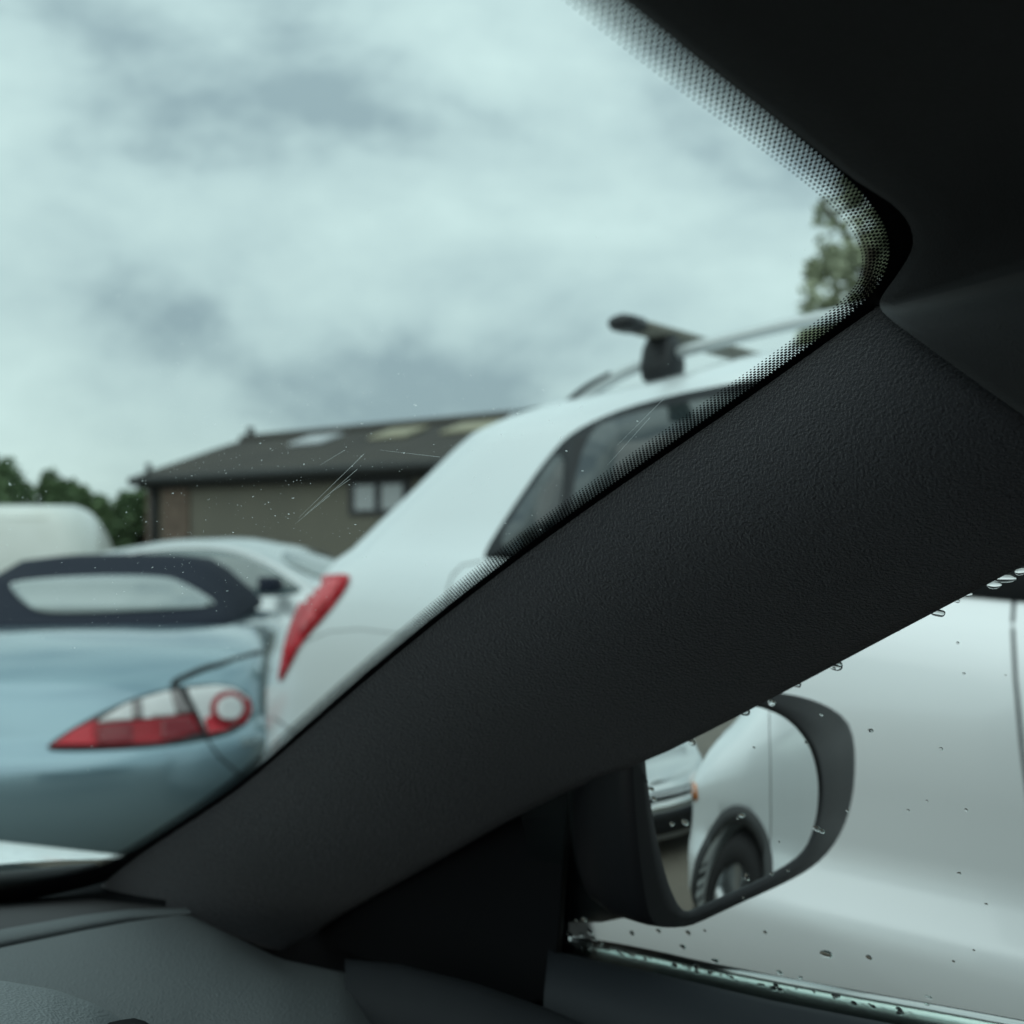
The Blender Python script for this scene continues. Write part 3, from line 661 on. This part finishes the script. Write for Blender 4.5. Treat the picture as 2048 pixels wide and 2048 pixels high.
# --- dust specks and wiper scratches on the outside of the glass
M_dust = bpy.data.materials.new('dust'); M_dust.use_nodes = True; t_ = M_dust.node_tree; t_.nodes.clear()
o_ = t_.nodes.new('ShaderNodeOutputMaterial'); a_ = t_.nodes.new('ShaderNodeBsdfTranslucent'); a_.inputs[0].default_value = (.75, .78, .78, 1)
b_ = t_.nodes.new('ShaderNodeBsdfTransparent'); m_ = t_.nodes.new('ShaderNodeMixShader'); m_.inputs[0].default_value = .55
t_.links.new(b_.outputs[0], m_.inputs[1]); t_.links.new(a_.outputs[0], m_.inputs[2]); t_.links.new(m_.outputs[0], o_.inputs[0])
rnd = random.Random(11); v, f = [], []
def speck(px, py, r, el=1, ang=0):
    h = WSU.px(px, py)
    if not h[0]: return
    n = h[1] if h[1].dot(ray(px, py)) < 0 else -h[1]
    a = Vector((1, 0, .1)).cross(n).normalized(); c = n.cross(a); k = len(v); m = 6
    for i in range(m):
        q = 2*math.pi*i/m; x, y = math.cos(q)*r*el, math.sin(q)*r; x, y = x*math.cos(ang)-y*math.sin(ang), x*math.sin(ang)+y*math.cos(ang)
        v.append(h[0]-n*.003+a*x*rnd.uniform(.7, 1.2)+c*y*rnd.uniform(.7, 1.2))
    f.append(tuple(range(k, k+m)))
for i in range(1700):
    x, y = rnd.gauss(520, 330), rnd.gauss(1020, 210)
    if rnd.random() < .25: x, y = rnd.uniform(0, 1700), rnd.uniform(0, 1650)
    speck(x, y, abs(rnd.gauss(0, .00013))+.00006, rnd.choice((1, 1, 1, 2)), rnd.uniform(0, 3))
for i in range(26): speck(rnd.gauss(1050, 160), rnd.gauss(940, 120), rnd.uniform(.0002, .0005), rnd.choice((1, 2, 3)), .6)
for (x0, y0, x1, y1) in ((598, 1035, 728, 908), (610, 1030, 715, 938), (648, 995, 700, 958), (590, 1048, 660, 990), (640, 930, 690, 900), (760, 900, 880, 914), (1215, 930, 1300, 835), (1235, 890, 1330, 795)):
    a3, b3 = onglass(x0, y0, -.003)[0], onglass(x1, y1, -.003)[0]; n = onglass(x0, y0)[1]; s_ = (b3-a3).normalized().cross(n)*.00010
    k = len(v); v += [a3-s_*.4, b3-s_, b3+s_, a3+s_*.4]; f.append((k, k+1, k+2, k+3))
link('dust_specks', mesh(v, f, False), M_dust, glass, False, kind='stuff')
# --- headliner: edge profile swept back over the cabin
hp = [(1170, -60), (1251, 0), (1315, 52), (1380, 103), (1450, 157), (1515, 207), (1580, 258), (1644, 308), (1700, 354), (1747, 384), (1790, 412), (1818, 445), (1828, 480), (1820, 510), (1794, 550), (1768, 585), (1757, 606)]
prof = []
for x, y in hp:
    p, n = onglass(x, y, .006); prof.append((p, 1.0))
first = prof[0][0]; ext = []
for k in range(14, 0, -1):
    s_ = k*.075; ext.append((first - RT*s_ + FW*(.16*s_*(1.1-s_)) + UP*(.03*math.sin(min(1.57, s_*2.2))), 1.0))
prof = ext + prof
for px, py, D in ((1768, 630, .425), (1850, 690, .415), (1950, 762, .415), (2048, 832, .42), (2160, 912, .425), (2300, 1005, .43), (2420, 1085, .425)): prof.append((P(px, py, D), 0.0))
base = [p for p, w in prof]; wts = [w for p, w in prof]
for _ in range(2): wts = [wts[0]]+[(a+b+c)/3 for a, b, c in zip(wts, wts[1:], wts[2:])]+[wts[-1]]
bs = smooth(base, 1); ws = [w.x for w in smooth([(w, 0, 0) for w in wts], 1)]
rws = [[p+(p-ORG).normalized()*.007 for p in bs], list(bs)]
for b, lift in ((.006, -.002), (.02, .001), (.05, .008), (.10, .018), (.18, .030), (.3, .042), (.6, .055), (1.1, .06), (1.9, .03)):
    rws.append([p-FW*b+UP*lift*w+RT*(.02*(1-w)*min(1, b*3)) for p, w in zip(bs, ws)])
link('headliner', gmesh(rws), M_head, own)
# --- A-pillar trim
pl = [(1757, 612), (1650, 687), (1500, 794), (1350, 897), (1200, 1000), (1050, 1108), (900, 1222), (750, 1344), (600, 1474), (500, 1561), (420, 1618), (330, 1675), (262, 1722), (205, 1768), (190, 1790)]
pr = [(2300, 1005), (2048, 1130), (1900, 1208), (1750, 1287), (1600, 1367), (1450, 1446), (1300, 1520), (1150, 1575), (1030, 1634), (905, 1705), (780, 1775), (670, 1836), (612, 1882), (556, 1910), (420, 1845)]
rr_ = [.495, .50, .515, .53, .545, .555, .565, .575, .58, .585, .59, .59, .575, .54, .50]
pl3 = [onglass(x, y, .004)[0] for x, y in pl]; pr3 = [PR(x, y, r) for (x, y), r in zip(pr, rr_)]
pl3 = smooth(pl3, 1); pr3 = smooth(pr3, 1)
rws = []
for a, b in zip(pl3, pr3):
    row = []; va = (a-ORG); vb = (b-ORG)
    row.append(a + va.normalized()*.006)
    for k in range(0, 23):
        t = k/22; p = va.lerp(vb, t); bulge = .028*(math.sin(math.pi*t)**.8) + .008*math.sin(math.pi*min(1, t*4))**2*(1 if t < .25 else 0)*0
        row.append(ORG + p*(1-bulge/p.length))
    row += [b+RT*.012+FW*.006, b+RT*.05+FW*.02]
    rws.append(row)
rws = [[p+UP*.006-FW*.0+RT*.015+FW*.02 for p in rws[0]]]+rws
pill = link('pillar_trim', gmesh(rws), M_fabric, own)
# fibres along the lower hem of the fabric
v, f = [], []; rnd = random.Random(5)
hem = resample(pr3[1:24], 2600)
for i, p in enumerate(hem):
    d = (Vector((rnd.gauss(0, .5), rnd.gauss(0, .5), -1))).normalized(); t = (hem[min(i+1, len(hem)-1)]-hem[max(0, i-1)]).normalized()
    l = rnd.uniform(.0003, .0016); k = len(v); q = p+Vector((0, 0, .0006)); v += [q-t*.00009, q+t*.00009, q+d*l]; f.append((k, k+1, k+2))
link('fabric_fibres', mesh(v, f, False), M_fabric, pill, False, kind='stuff')
# --- windscreen-base black shroud and dashboard
def prow(pts, n=34): return resample([P(*p) for p in pts], n)
link('screen_shroud', gmesh([prow([(-260, 1822, .80), (0, 1786, .88), (110, 1768, .90), (200, 1745, .90), (290, 1712, .88)]), prow([(-260, 1850, .78), (0, 1800, .86), (110, 1790, .88), (200, 1782, .88), (300, 1770, .87)]), prow([(-260, 1880, .76), (0, 1812, .84), (110, 1803, .86), (200, 1800, .86), (340, 1800, .85)]), prow([(-260, 1990, .76), (0, 1920, .84), (110, 1900, .86), (200, 1890, .86), (340, 1880, .86)])]), M_black, own)
def smrows(rows, it=1):
    cols = list(zip(*rows)); cols = [smooth(c, it) for c in cols]; return [list(r) for r in zip(*cols)]
tray = [prow([(-260, 1860, .80), (0, 1808, .845), (200, 1797, .865), (360, 1806, .87)]), prow([(-260, 1880, .74), (0, 1825, .80), (200, 1812, .83), (365, 1812, .86)]), prow([(-260, 1930, .70), (0, 1866, .765), (200, 1832, .80), (375, 1822, .84)])]
dsh = link('dashboard', gmesh(smrows(tray)), M_dashtop, own)
ridge = [prow([(-260, 1945, .705), (0, 1880, .768), (160, 1846, .80), (260, 1830, .82), (365, 1822, .838)]),
 prow([(-260, 1920, .690), (0, 1857, .752), (160, 1829, .785), (260, 1817, .808), (370, 1815, .83)]),
 prow([(-260, 1932, .672), (0, 1866, .735), (160, 1838, .77), (260, 1823, .795), (375, 1818, .82)]),
 prow([(-260, 1955, .662), (0, 1884, .726), (160, 1852, .762), (260, 1833, .788), (380, 1822, .815)]),
 prow([(-260, 1972, .664), (0, 1896, .728), (160, 1864, .764), (260, 1845, .79), (385, 1826, .815)])]
link('dash_ridge', gmesh(smrows(ridge)), M_dash, dsh)
front = [prow([(-260, 1985, .668), (0, 1905, .730), (160, 1870, .766), (260, 1850, .792), (380, 1830, .818), (560, 1918, .815), (690, 1945, 0.8), (790, 2000, 0.83), (830, 2100, 0.88)], 50),
 prow([(-260, 1972, .652), (0, 1893, .718), (160, 1860, .756), (260, 1841, .782), (370, 1826, .812), (560, 1920, .81), (690, 1945, 0.79), (790, 2000, 0.82), (830, 2100, 0.87)], 50),
 prow([(-260, 1985, .635), (0, 1905, .705), (160, 1872, .744), (300, 1850, .776), (430, 1862, .79), (560, 1932, .79), (690, 1950, 0.77), (790, 2005, 0.8), (830, 2105, 0.85)], 50),
 prow([(-260, 2060, .58), (0, 1975, .64), (200, 1945, .685), (400, 1940, .71), (560, 1955, .72), (690, 1985, 0.73), (790, 2040, 0.76), (830, 2140, 0.81)], 50),
 prow([(-260, 2160, .53), (0, 2070, .58), (200, 2040, .62), (400, 2030, .65), (560, 2035, .66), (690, 2055, 0.68), (790, 2110, 0.71), (830, 2210, 0.76)], 50),
 prow([(-260, 2400, .47), (0, 2300, .52), (200, 2280, .555), (400, 2270, .58), (560, 2270, .60), (690, 2265, 0.62), (790, 2320, 0.65), (830, 2420, 0.7)], 50),
 prow([(-260, 2900, .44), (0, 2800, .49), (200, 2780, .525), (400, 2770, .55), (560, 2770, .56), (690, 2765, 0.58), (790, 2820, 0.61), (830, 2920, 0.66)], 50)]
link('dash_front', gmesh(smrows(front, 2)), M_dash, dsh)
hoodr = [prow([(-300, 1985, .56), (0, 1966, .575), (110, 1984, .58), (200, 2014, .585), (275, 2060, .59), (310, 2140, .59)]), prow([(-300, 1975, .54), (0, 1958, .555), (110, 1977, .56), (200, 2009, .565), (268, 2055, .57), (300, 2140, .575)]),
 prow([(-300, 1985, .51), (0, 1972, .525), (100, 1990, .53), (190, 2022, .538), (250, 2066, .545), (280, 2150, .555)]), prow([(-300, 2060, .45), (0, 2050, .462), (90, 2062, .468), (170, 2085, .475), (225, 2120, .485), (250, 2200, .50)]), prow([(-300, 2250, .38), (0, 2250, .39), (90, 2260, .40), (170, 2280, .41), (225, 2300, .42), (250, 2400, .43)])]
link('instrument_hood', gmesh(smrows(hoodr, 2)), M_hood, dsh)
link('hood_slot_dark', gmesh([[P(x, y+4*k, .54-.01*k) for x, y in ((196, 2050), (240, 2040), (268, 2036), (290, 2042), (310, 2056))] for k in range(4)]), M_black, dsh)  # solid black piece standing in for the dark of a slot
# --- door: sail panel, seal, card, side glass, chrome
sail = [(1165, 1560), (1134, 1592), (1127, 1700), (1118, 1850), (1106, 1960), (1096, 2000), (1050, 2004), (900, 1960), (760, 1925), (620, 1880), (620, 1700), (800, 1620), (1000, 1510), (1130, 1480)]
door = link('door_card', gmesh([[PR(x, y, .605) for x, y in ((1098, 1894), (1112, 1902), (1200, 1922), (1300, 1943), (1420, 1972), (1545, 2001), (1693, 2030), (1900, 2070), (2300, 2150), (3000, 2280))],
  [PR(x, y+3, .592) for x, y in ((1096, 1902), (1110, 1908), (1200, 1929), (1300, 1951), (1420, 1980), (1545, 2009), (1693, 2039), (1900, 2080), (2300, 2160), (3000, 2290))],
  [PR(x, y+60, .565) for x, y in ((1088, 1926), (1100, 1930), (1200, 1957), (1300, 1985), (1420, 2015), (1545, 2050), (1693, 2090), (1900, 2130), (2300, 2220), (3000, 2360))],
  [PR(x, y+300, .545) for x, y in ((1076, 1956), (1090, 1960), (1200, 1997), (1300, 2035), (1420, 2075), (1545, 2120), (1693, 2170), (1900, 2230), (2300, 2330), (3000, 2500))],
  [PR(x, y+1200, .545) for x, y in ((1076, 1956), (1090, 1960), (1200, 1997), (1300, 2035), (1420, 2075), (1545, 2120), (1693, 2170), (1900, 2230), (2300, 2330), (3000, 2500))]]), M_doorcard, own)
v = [PR(x, y, .598) for x, y in sail]; n_ = len(v); v2 = [PR(x, y, .615) for x, y in sail]
link('sail_panel', mesh(v+v2, [tuple(range(n_))]+[(i, (i+1) % n_, n_+(i+1) % n_, n_+i) for i in range(n_)]), M_black, door, False)
sl = [PR(1136, 1570, .604), PR(1132, 1640, .606), PR(1122, 1780, .612), PR(1113, 1900, .616), PR(1104, 1985, .616)]
link('window_seal', tube(smooth(sl, 2), .0035, 8), M_seal, door)
link('door_pad', gmesh(smrows([prow([(690, 1925, .80), (800, 1935, .78), (950, 1972, .745), (1100, 2025, .71), (1300, 2110, .66)]), prow([(690, 1915, .785), (800, 1925, .765), (950, 1962, .73), (1100, 2015, .69), (1300, 2100, .64)]), prow([(690, 1930, .76), (800, 1945, .74), (950, 1985, .70), (1100, 2040, .66), (1300, 2130, .61)]), prow([(690, 2050, .72), (800, 2070, .70), (950, 2110, .66), (1100, 2160, .62), (1300, 2240, .58)]), prow([(690, 2600, .70), (800, 2600, .68), (950, 2600, .64), (1100, 2600, .60), (1300, 2600, .56)])], 2)), M_pad, door)
link('door_gap_cover', mesh([C(.47, .626, -.13), C(.60, .626, -.19), C(.80, .626, -.30), C(1.0, .626, -.42), C(1.0, .626, -1.0), C(.47, .626, -1.0)], [(0, 1, 2, 3, 4, 5)]), M_black, door, False)  # added black sheet that closes light gaps between pillar, sail and dash
def SG(f, z): return C(f, .622-.30*(z+.32)-.25*max(0, z+.05)**2, z)
def fmax(z): return min(.485, .178+(.0995-z)*1.65)
sgm = gmesh([[SG(lerp(-.9, fmax(-.42+.56*j/24), i/30), -.42+.56*j/24) for j in range(25)] for i in range(31)])
SGS = Surf(sgm); link('side_glass', sgm, M_side, door)
def onside(px, py, lift):
    h = SGS.px(px, py)
    if not h[0]: return None, None
    n = h[1] if h[1].dot(ray(px, py)) > 0 else -h[1]; return h[0]+n*lift, n
ch = [(1060, 1884), (1117, 1900), (1210, 1917), (1304, 1937), (1378, 1955), (1460, 1972), (1545, 1990), (1693, 2019), (1889, 2056), (2100, 2098), (2400, 2155)]
cpts = [onside(x, y, .012)[0] or PR(x, y, .634) for x, y in ch]
rws = []
for i, p in enumerate(smooth(cpts, 1)):
    rws.append([p+RT*x+UP*z for x, z in ((-.005, -.012), (-.005, -.002), (-.0035, .001), (-.001, .0028), (.003, .0034), (.006, .002), (.008, -.003), (.008, -.02))])
link('chrome_strip', gmesh(rws), M_chrome, door)
# --- raindrops on the side glass
rnd = random.Random(21)
def drop_mesh(s):
    rows = []
    for i in range(7):
        a = math.pi/2*i/6; rr, zz = math.cos(a), math.sin(a)*.55
        rows.append([Vector((rr*math.cos(2*math.pi*k/14)*(1+.12*s*math.sin(2*math.pi*k/14+.6)), rr*math.sin(2*math.pi*k/14)*(1+.1*s*math.cos(4*math.pi*k/14)), zz)) for k in range(14)])
    return gmesh(rows, True)
dm = [drop_mesh(k) for k in (0, 1, -1.4, 2)]
for m in dm:
    m.materials.append(M_drop)
    for p in m.polygons: p.use_smooth = True
def drop(px, py, w, h, label='large clear raindrop lens on the side window glass', group='large raindrops on the side window'):
    p, n = onside(px, py, .0022)
    if p is None: return
    d = bpy.data.objects.new('raindrop', rnd.choice(dm)); COL.objects.link(d)
    xa = Vector((0, 0, 1)).cross(n).normalized(); ya = n.cross(xa); D = p.y; k = D/F/2
    d.matrix_world = Matrix.Translation(p) @ Matrix((xa, ya, n)).transposed().to_4x4() @ Matrix.Rotation(rnd.uniform(-.4, .4), 4, 'Z') @ Matrix.Diagonal((w*k*1.5, h*k*1.5, (w+h)/2*k, 1))
    d['label'] = label; d['category'] = 'raindrop'; d['group'] = group
big = [(1669, 1334, 20, 17), (1591, 1373, 13, 9), (1530, 1379, 18, 9), (1492, 1407, 22, 13), (1485, 1426, 19, 14), (1541, 1409, 12, 13), (1430, 1436, 26, 14), (1399, 1449, 14, 8), (1381, 1455, 24, 12), (1320, 1489, 14, 13), (1300, 1502, 14, 10), (1379, 1487, 13, 11), (1873, 1229, 22, 13), (1714, 1293, 18, 10), (1738, 1465, 9, 6),
 (2005, 1160, 34, 14), (1985, 1172, 20, 12), (1935, 1192, 12, 7), (1912, 1205, 7, 6), (2040, 1146, 16, 12), (1650, 1913, 18, 13), (1735, 1920, 9, 9), (1855, 2000, 10, 7), (1852, 2014, 7, 7), (1373, 1870, 8, 9), (1363, 1898, 10, 9), (1314, 1866, 8, 8), (1260, 1870, 8, 8), (1428, 1926, 12, 8), (1556, 1950, 10, 8), (1598, 1960, 8, 6), (1630, 1661, 11, 9), (1640, 1666, 9, 8), (1490, 1757, 8, 12), (1480, 1634, 12, 7), (1367, 1648, 11, 10), (1340, 1651, 8, 6)]
for d in big: drop(*d)
for x, y in ((1208, 1536), (1203, 1545), (1202, 1553), (1219, 1549), (1240, 1556), (1273, 1550), (1280, 1554), (1232, 1566), (1253, 1566), (1262, 1570), (1247, 1578), (1288, 1565), (1300, 1582), (1231, 1597), (1265, 1595), (1261, 1603), (1305, 1601), (1154, 1610), (1230, 1629), (1246, 1626), (1256, 1640), (1276, 1654), (1261, 1656), (1187, 1672), (1295, 1719), (1278, 1760), (1294, 1763), (1136, 1872), (1142, 1882), (1160, 1873), (1176, 1866), (1184, 1880), (1197, 1890), (1180, 1896), (1165, 1842), (1150, 1845)):
    q = rnd.uniform(6, 11); drop(x, y, q, q*rnd.uniform(.7, 1), 'small bright raindrop on the side window over the dark mirror arm', 'raindrops over the mirror arm')
for i in range(46):
    x = rnd.uniform(1125, 1800); y = tab([(1117, 1893), (1304, 1930), (1545, 1982), (1889, 2050)])(x)-rnd.uniform(0, 10); q = rnd.uniform(4, 11); drop(x, y, q, q*.8, 'raindrop bead strung along the chrome strip under the side window', 'raindrops along the chrome strip')
for i in range(26): q = rnd.uniform(3, 6); drop(rnd.uniform(1400, 2040), rnd.uniform(1250, 1980), q, q, 'tiny raindrop speck on the side window in front of the silver doors', 'tiny raindrops on the side window')
# --- door mirror
MC = P(1470, 1615, .75); dview = (MC-ORG).normalized()
tgt = SM @ Vector((FA+.02, -1.0, .86)); MN = ((tgt-MC).normalized()-dview).normalized()
def onmir(px, py, lift=0):
    d = ray(px, py); k = (MC-ORG).dot(MN)/d.dot(MN); return ORG+d*k+MN*lift
def onconv(px, py, lift=0):
    d = ray(px, py).normalized(); c = MC-MN*RC; oc_ = ORG-c; b = oc_.dot(d); q = b*b-(oc_.length_squared-RC*RC)
    return ORG+d*(-b-math.sqrt(max(0, q))-lift)
RC = .75
gout = closed_smooth([(1300, 1438), (1400, 1414), (1469, 1406), (1528, 1414), (1580, 1438), (1617, 1482), (1635, 1533), (1640, 1591), (1631, 1657), (1607, 1709), (1546, 1749), (1470, 1785), (1399, 1816), (1368, 1830), (1340, 1780), (1320, 1707), (1302, 1620), (1290, 1540), (1286, 1480)], 2)
bm = poly_cells(gout, 22)
for vv in bm.verts:
    vv.co = onconv(vv.co.x, vv.co.y)
bmesh.ops.recalc_face_normals(bm, faces=bm.faces)
mg = bpy.data.meshes.new('m'); bm.to_mesh(mg); bm.free()
oo = closed_smooth([(1262, 1470), (1330, 1410), (1420, 1388), (1512, 1382), (1590, 1389), (1652, 1409), (1692, 1436), (1707, 1470), (1711, 1513), (1709, 1570), (1700, 1620), (1684, 1665), (1655, 1709), (1613, 1744), (1545, 1778), (1477, 1808), (1420, 1835), (1378, 1854), (1335, 1856), (1300, 1852), (1285, 1780), (1270, 1650)], 2)
n = 72
go_, oo_ = resample(gout+[gout[0]], n+1)[:-1], resample(oo+[oo[0]], n+1)[:-1]
# start both loops at the same bearing
def roll(l):
    c = Vector((1470, 1615, 0)); l = [Vector((p[0], p[1], 0)) for p in l]
    a = [math.atan2(p.y-c.y, p.x-c.x) for p in l]; i = min(range(len(l)), key=lambda k: a[k]); l = l[i:]+l[:i]
    return l
go_ = roll(go_); dense = [Vector((p[0], p[1], 0)) for p in resample([Vector((p[0], p[1], 0)) for p in oo]+[Vector((oo[0][0], oo[0][1], 0))], 1500)]
oo_ = []
for p in go_:                                               # outer rim point on the same bearing from the glass centre
    d = (p-Vector((1470, 1615, 0))).normalized(); oo_.append(max(dense, key=lambda q: (q-Vector((1470, 1615, 0))).normalized().dot(d)))
gi = [onconv(p.x, p.y, .0015) for p in go_]; oc = [onconv(p.x, p.y, .0035) for p in oo_]
cnt = sum(oc, Vector())/n
rim = [[p-MN*.004 for p in gi], [p for p in gi], [a.lerp(b, .08)+MN*.0015 for a, b in zip(gi, oc)], [a.lerp(b, .5)+MN*.002 for a, b in zip(gi, oc)], [a.lerp(b, .93) for a, b in zip(gi, oc)], oc]
for d, k in ((.012, 1.01), (.035, 1.0), (.06, .93), (.08, .80), (.092, .55), (.097, .2)):
    rim.append([cnt+(p-cnt)*k-MN*d for p in oc])
mir = link('door_mirror', gmesh(rim, True), M_mirrorcase, own)
link('mirror_glass', mg, M_mirror, mir)
foot = [[PR(x, y, .63) for x, y in ((1105, 1660), (1150, 1610), (1190, 1700), (1195, 1800), (1150, 1850), (1105, 1830))],
 [PR(x, y, .655) for x, y in ((1130, 1640), (1205, 1545), (1250, 1690), (1245, 1828), (1190, 1850), (1130, 1830))],
 [PR(x, y, .67) for x, y in ((1150, 1620), (1260, 1500), (1310, 1680), (1285, 1832), (1230, 1838), (1160, 1800))],
 [PR(x, y, .72) for x, y in ((1250, 1600), (1300, 1560), (1350, 1680), (1340, 1800), (1300, 1820), (1260, 1760))]]
foot = [closed_smooth(r, 1) for r in foot]
link('mirror_foot', gmesh(foot, True, True), M_mirrorcase, mir)
# --- own bonnet, scuttle and wiper beyond the screen
def BN(f, r): return C(f, r, -.284-.14*(f-1)-.12*(abs(r)/.75)**3-.25*max(0, abs(r)-.66))
link('bonnet', gmesh([[BN(.96+1.0*i/24, -.75+1.5*j/40) for j in range(41)] for i in range(25)]), M_bonnet, own)
link('scuttle', gmesh([[C(f, -.7+1.36*j/30, z) for j in range(31)] for f, z in ((.82, -.345), (.87, -.325), (.92, -.322), (.955, -.338), (.957, -.40))]), M_scuttle, own)
link('wiper_arm', tube([C(.93, .50, -.318), C(.92, .40, -.300), C(.90, .1, -.295), C(.88, -.3, -.29)], .007, 8), M_scuttle, own)
# --- cabin behind the lens: rear wall, floor and far side keep the light to the windows
link('cabin_rear', mesh([C(-1.7, -.95, -.9), C(-1.7, .62, -.9), C(-1.7, .62, .2), C(-1.7, -.95, .2)], [(0, 1, 2, 3)]), M_head, own, False)
link('cabin_floor', mesh([C(-1.7, -.95, -1.0), C(-1.7, .62, -1.0), C(.85, .62, -1.0), C(.85, -.95, -1.0)], [(0, 1, 2, 3)]), M_head, own, False)
link('passenger_door_card', mesh([C(-1.7, -.95, -1.0), C(.85, -.95, -1.0), C(.85, -.95, -.30), C(-1.7, -.95, -.30)], [(0, 1, 2, 3)]), M_doorcard, own, False)
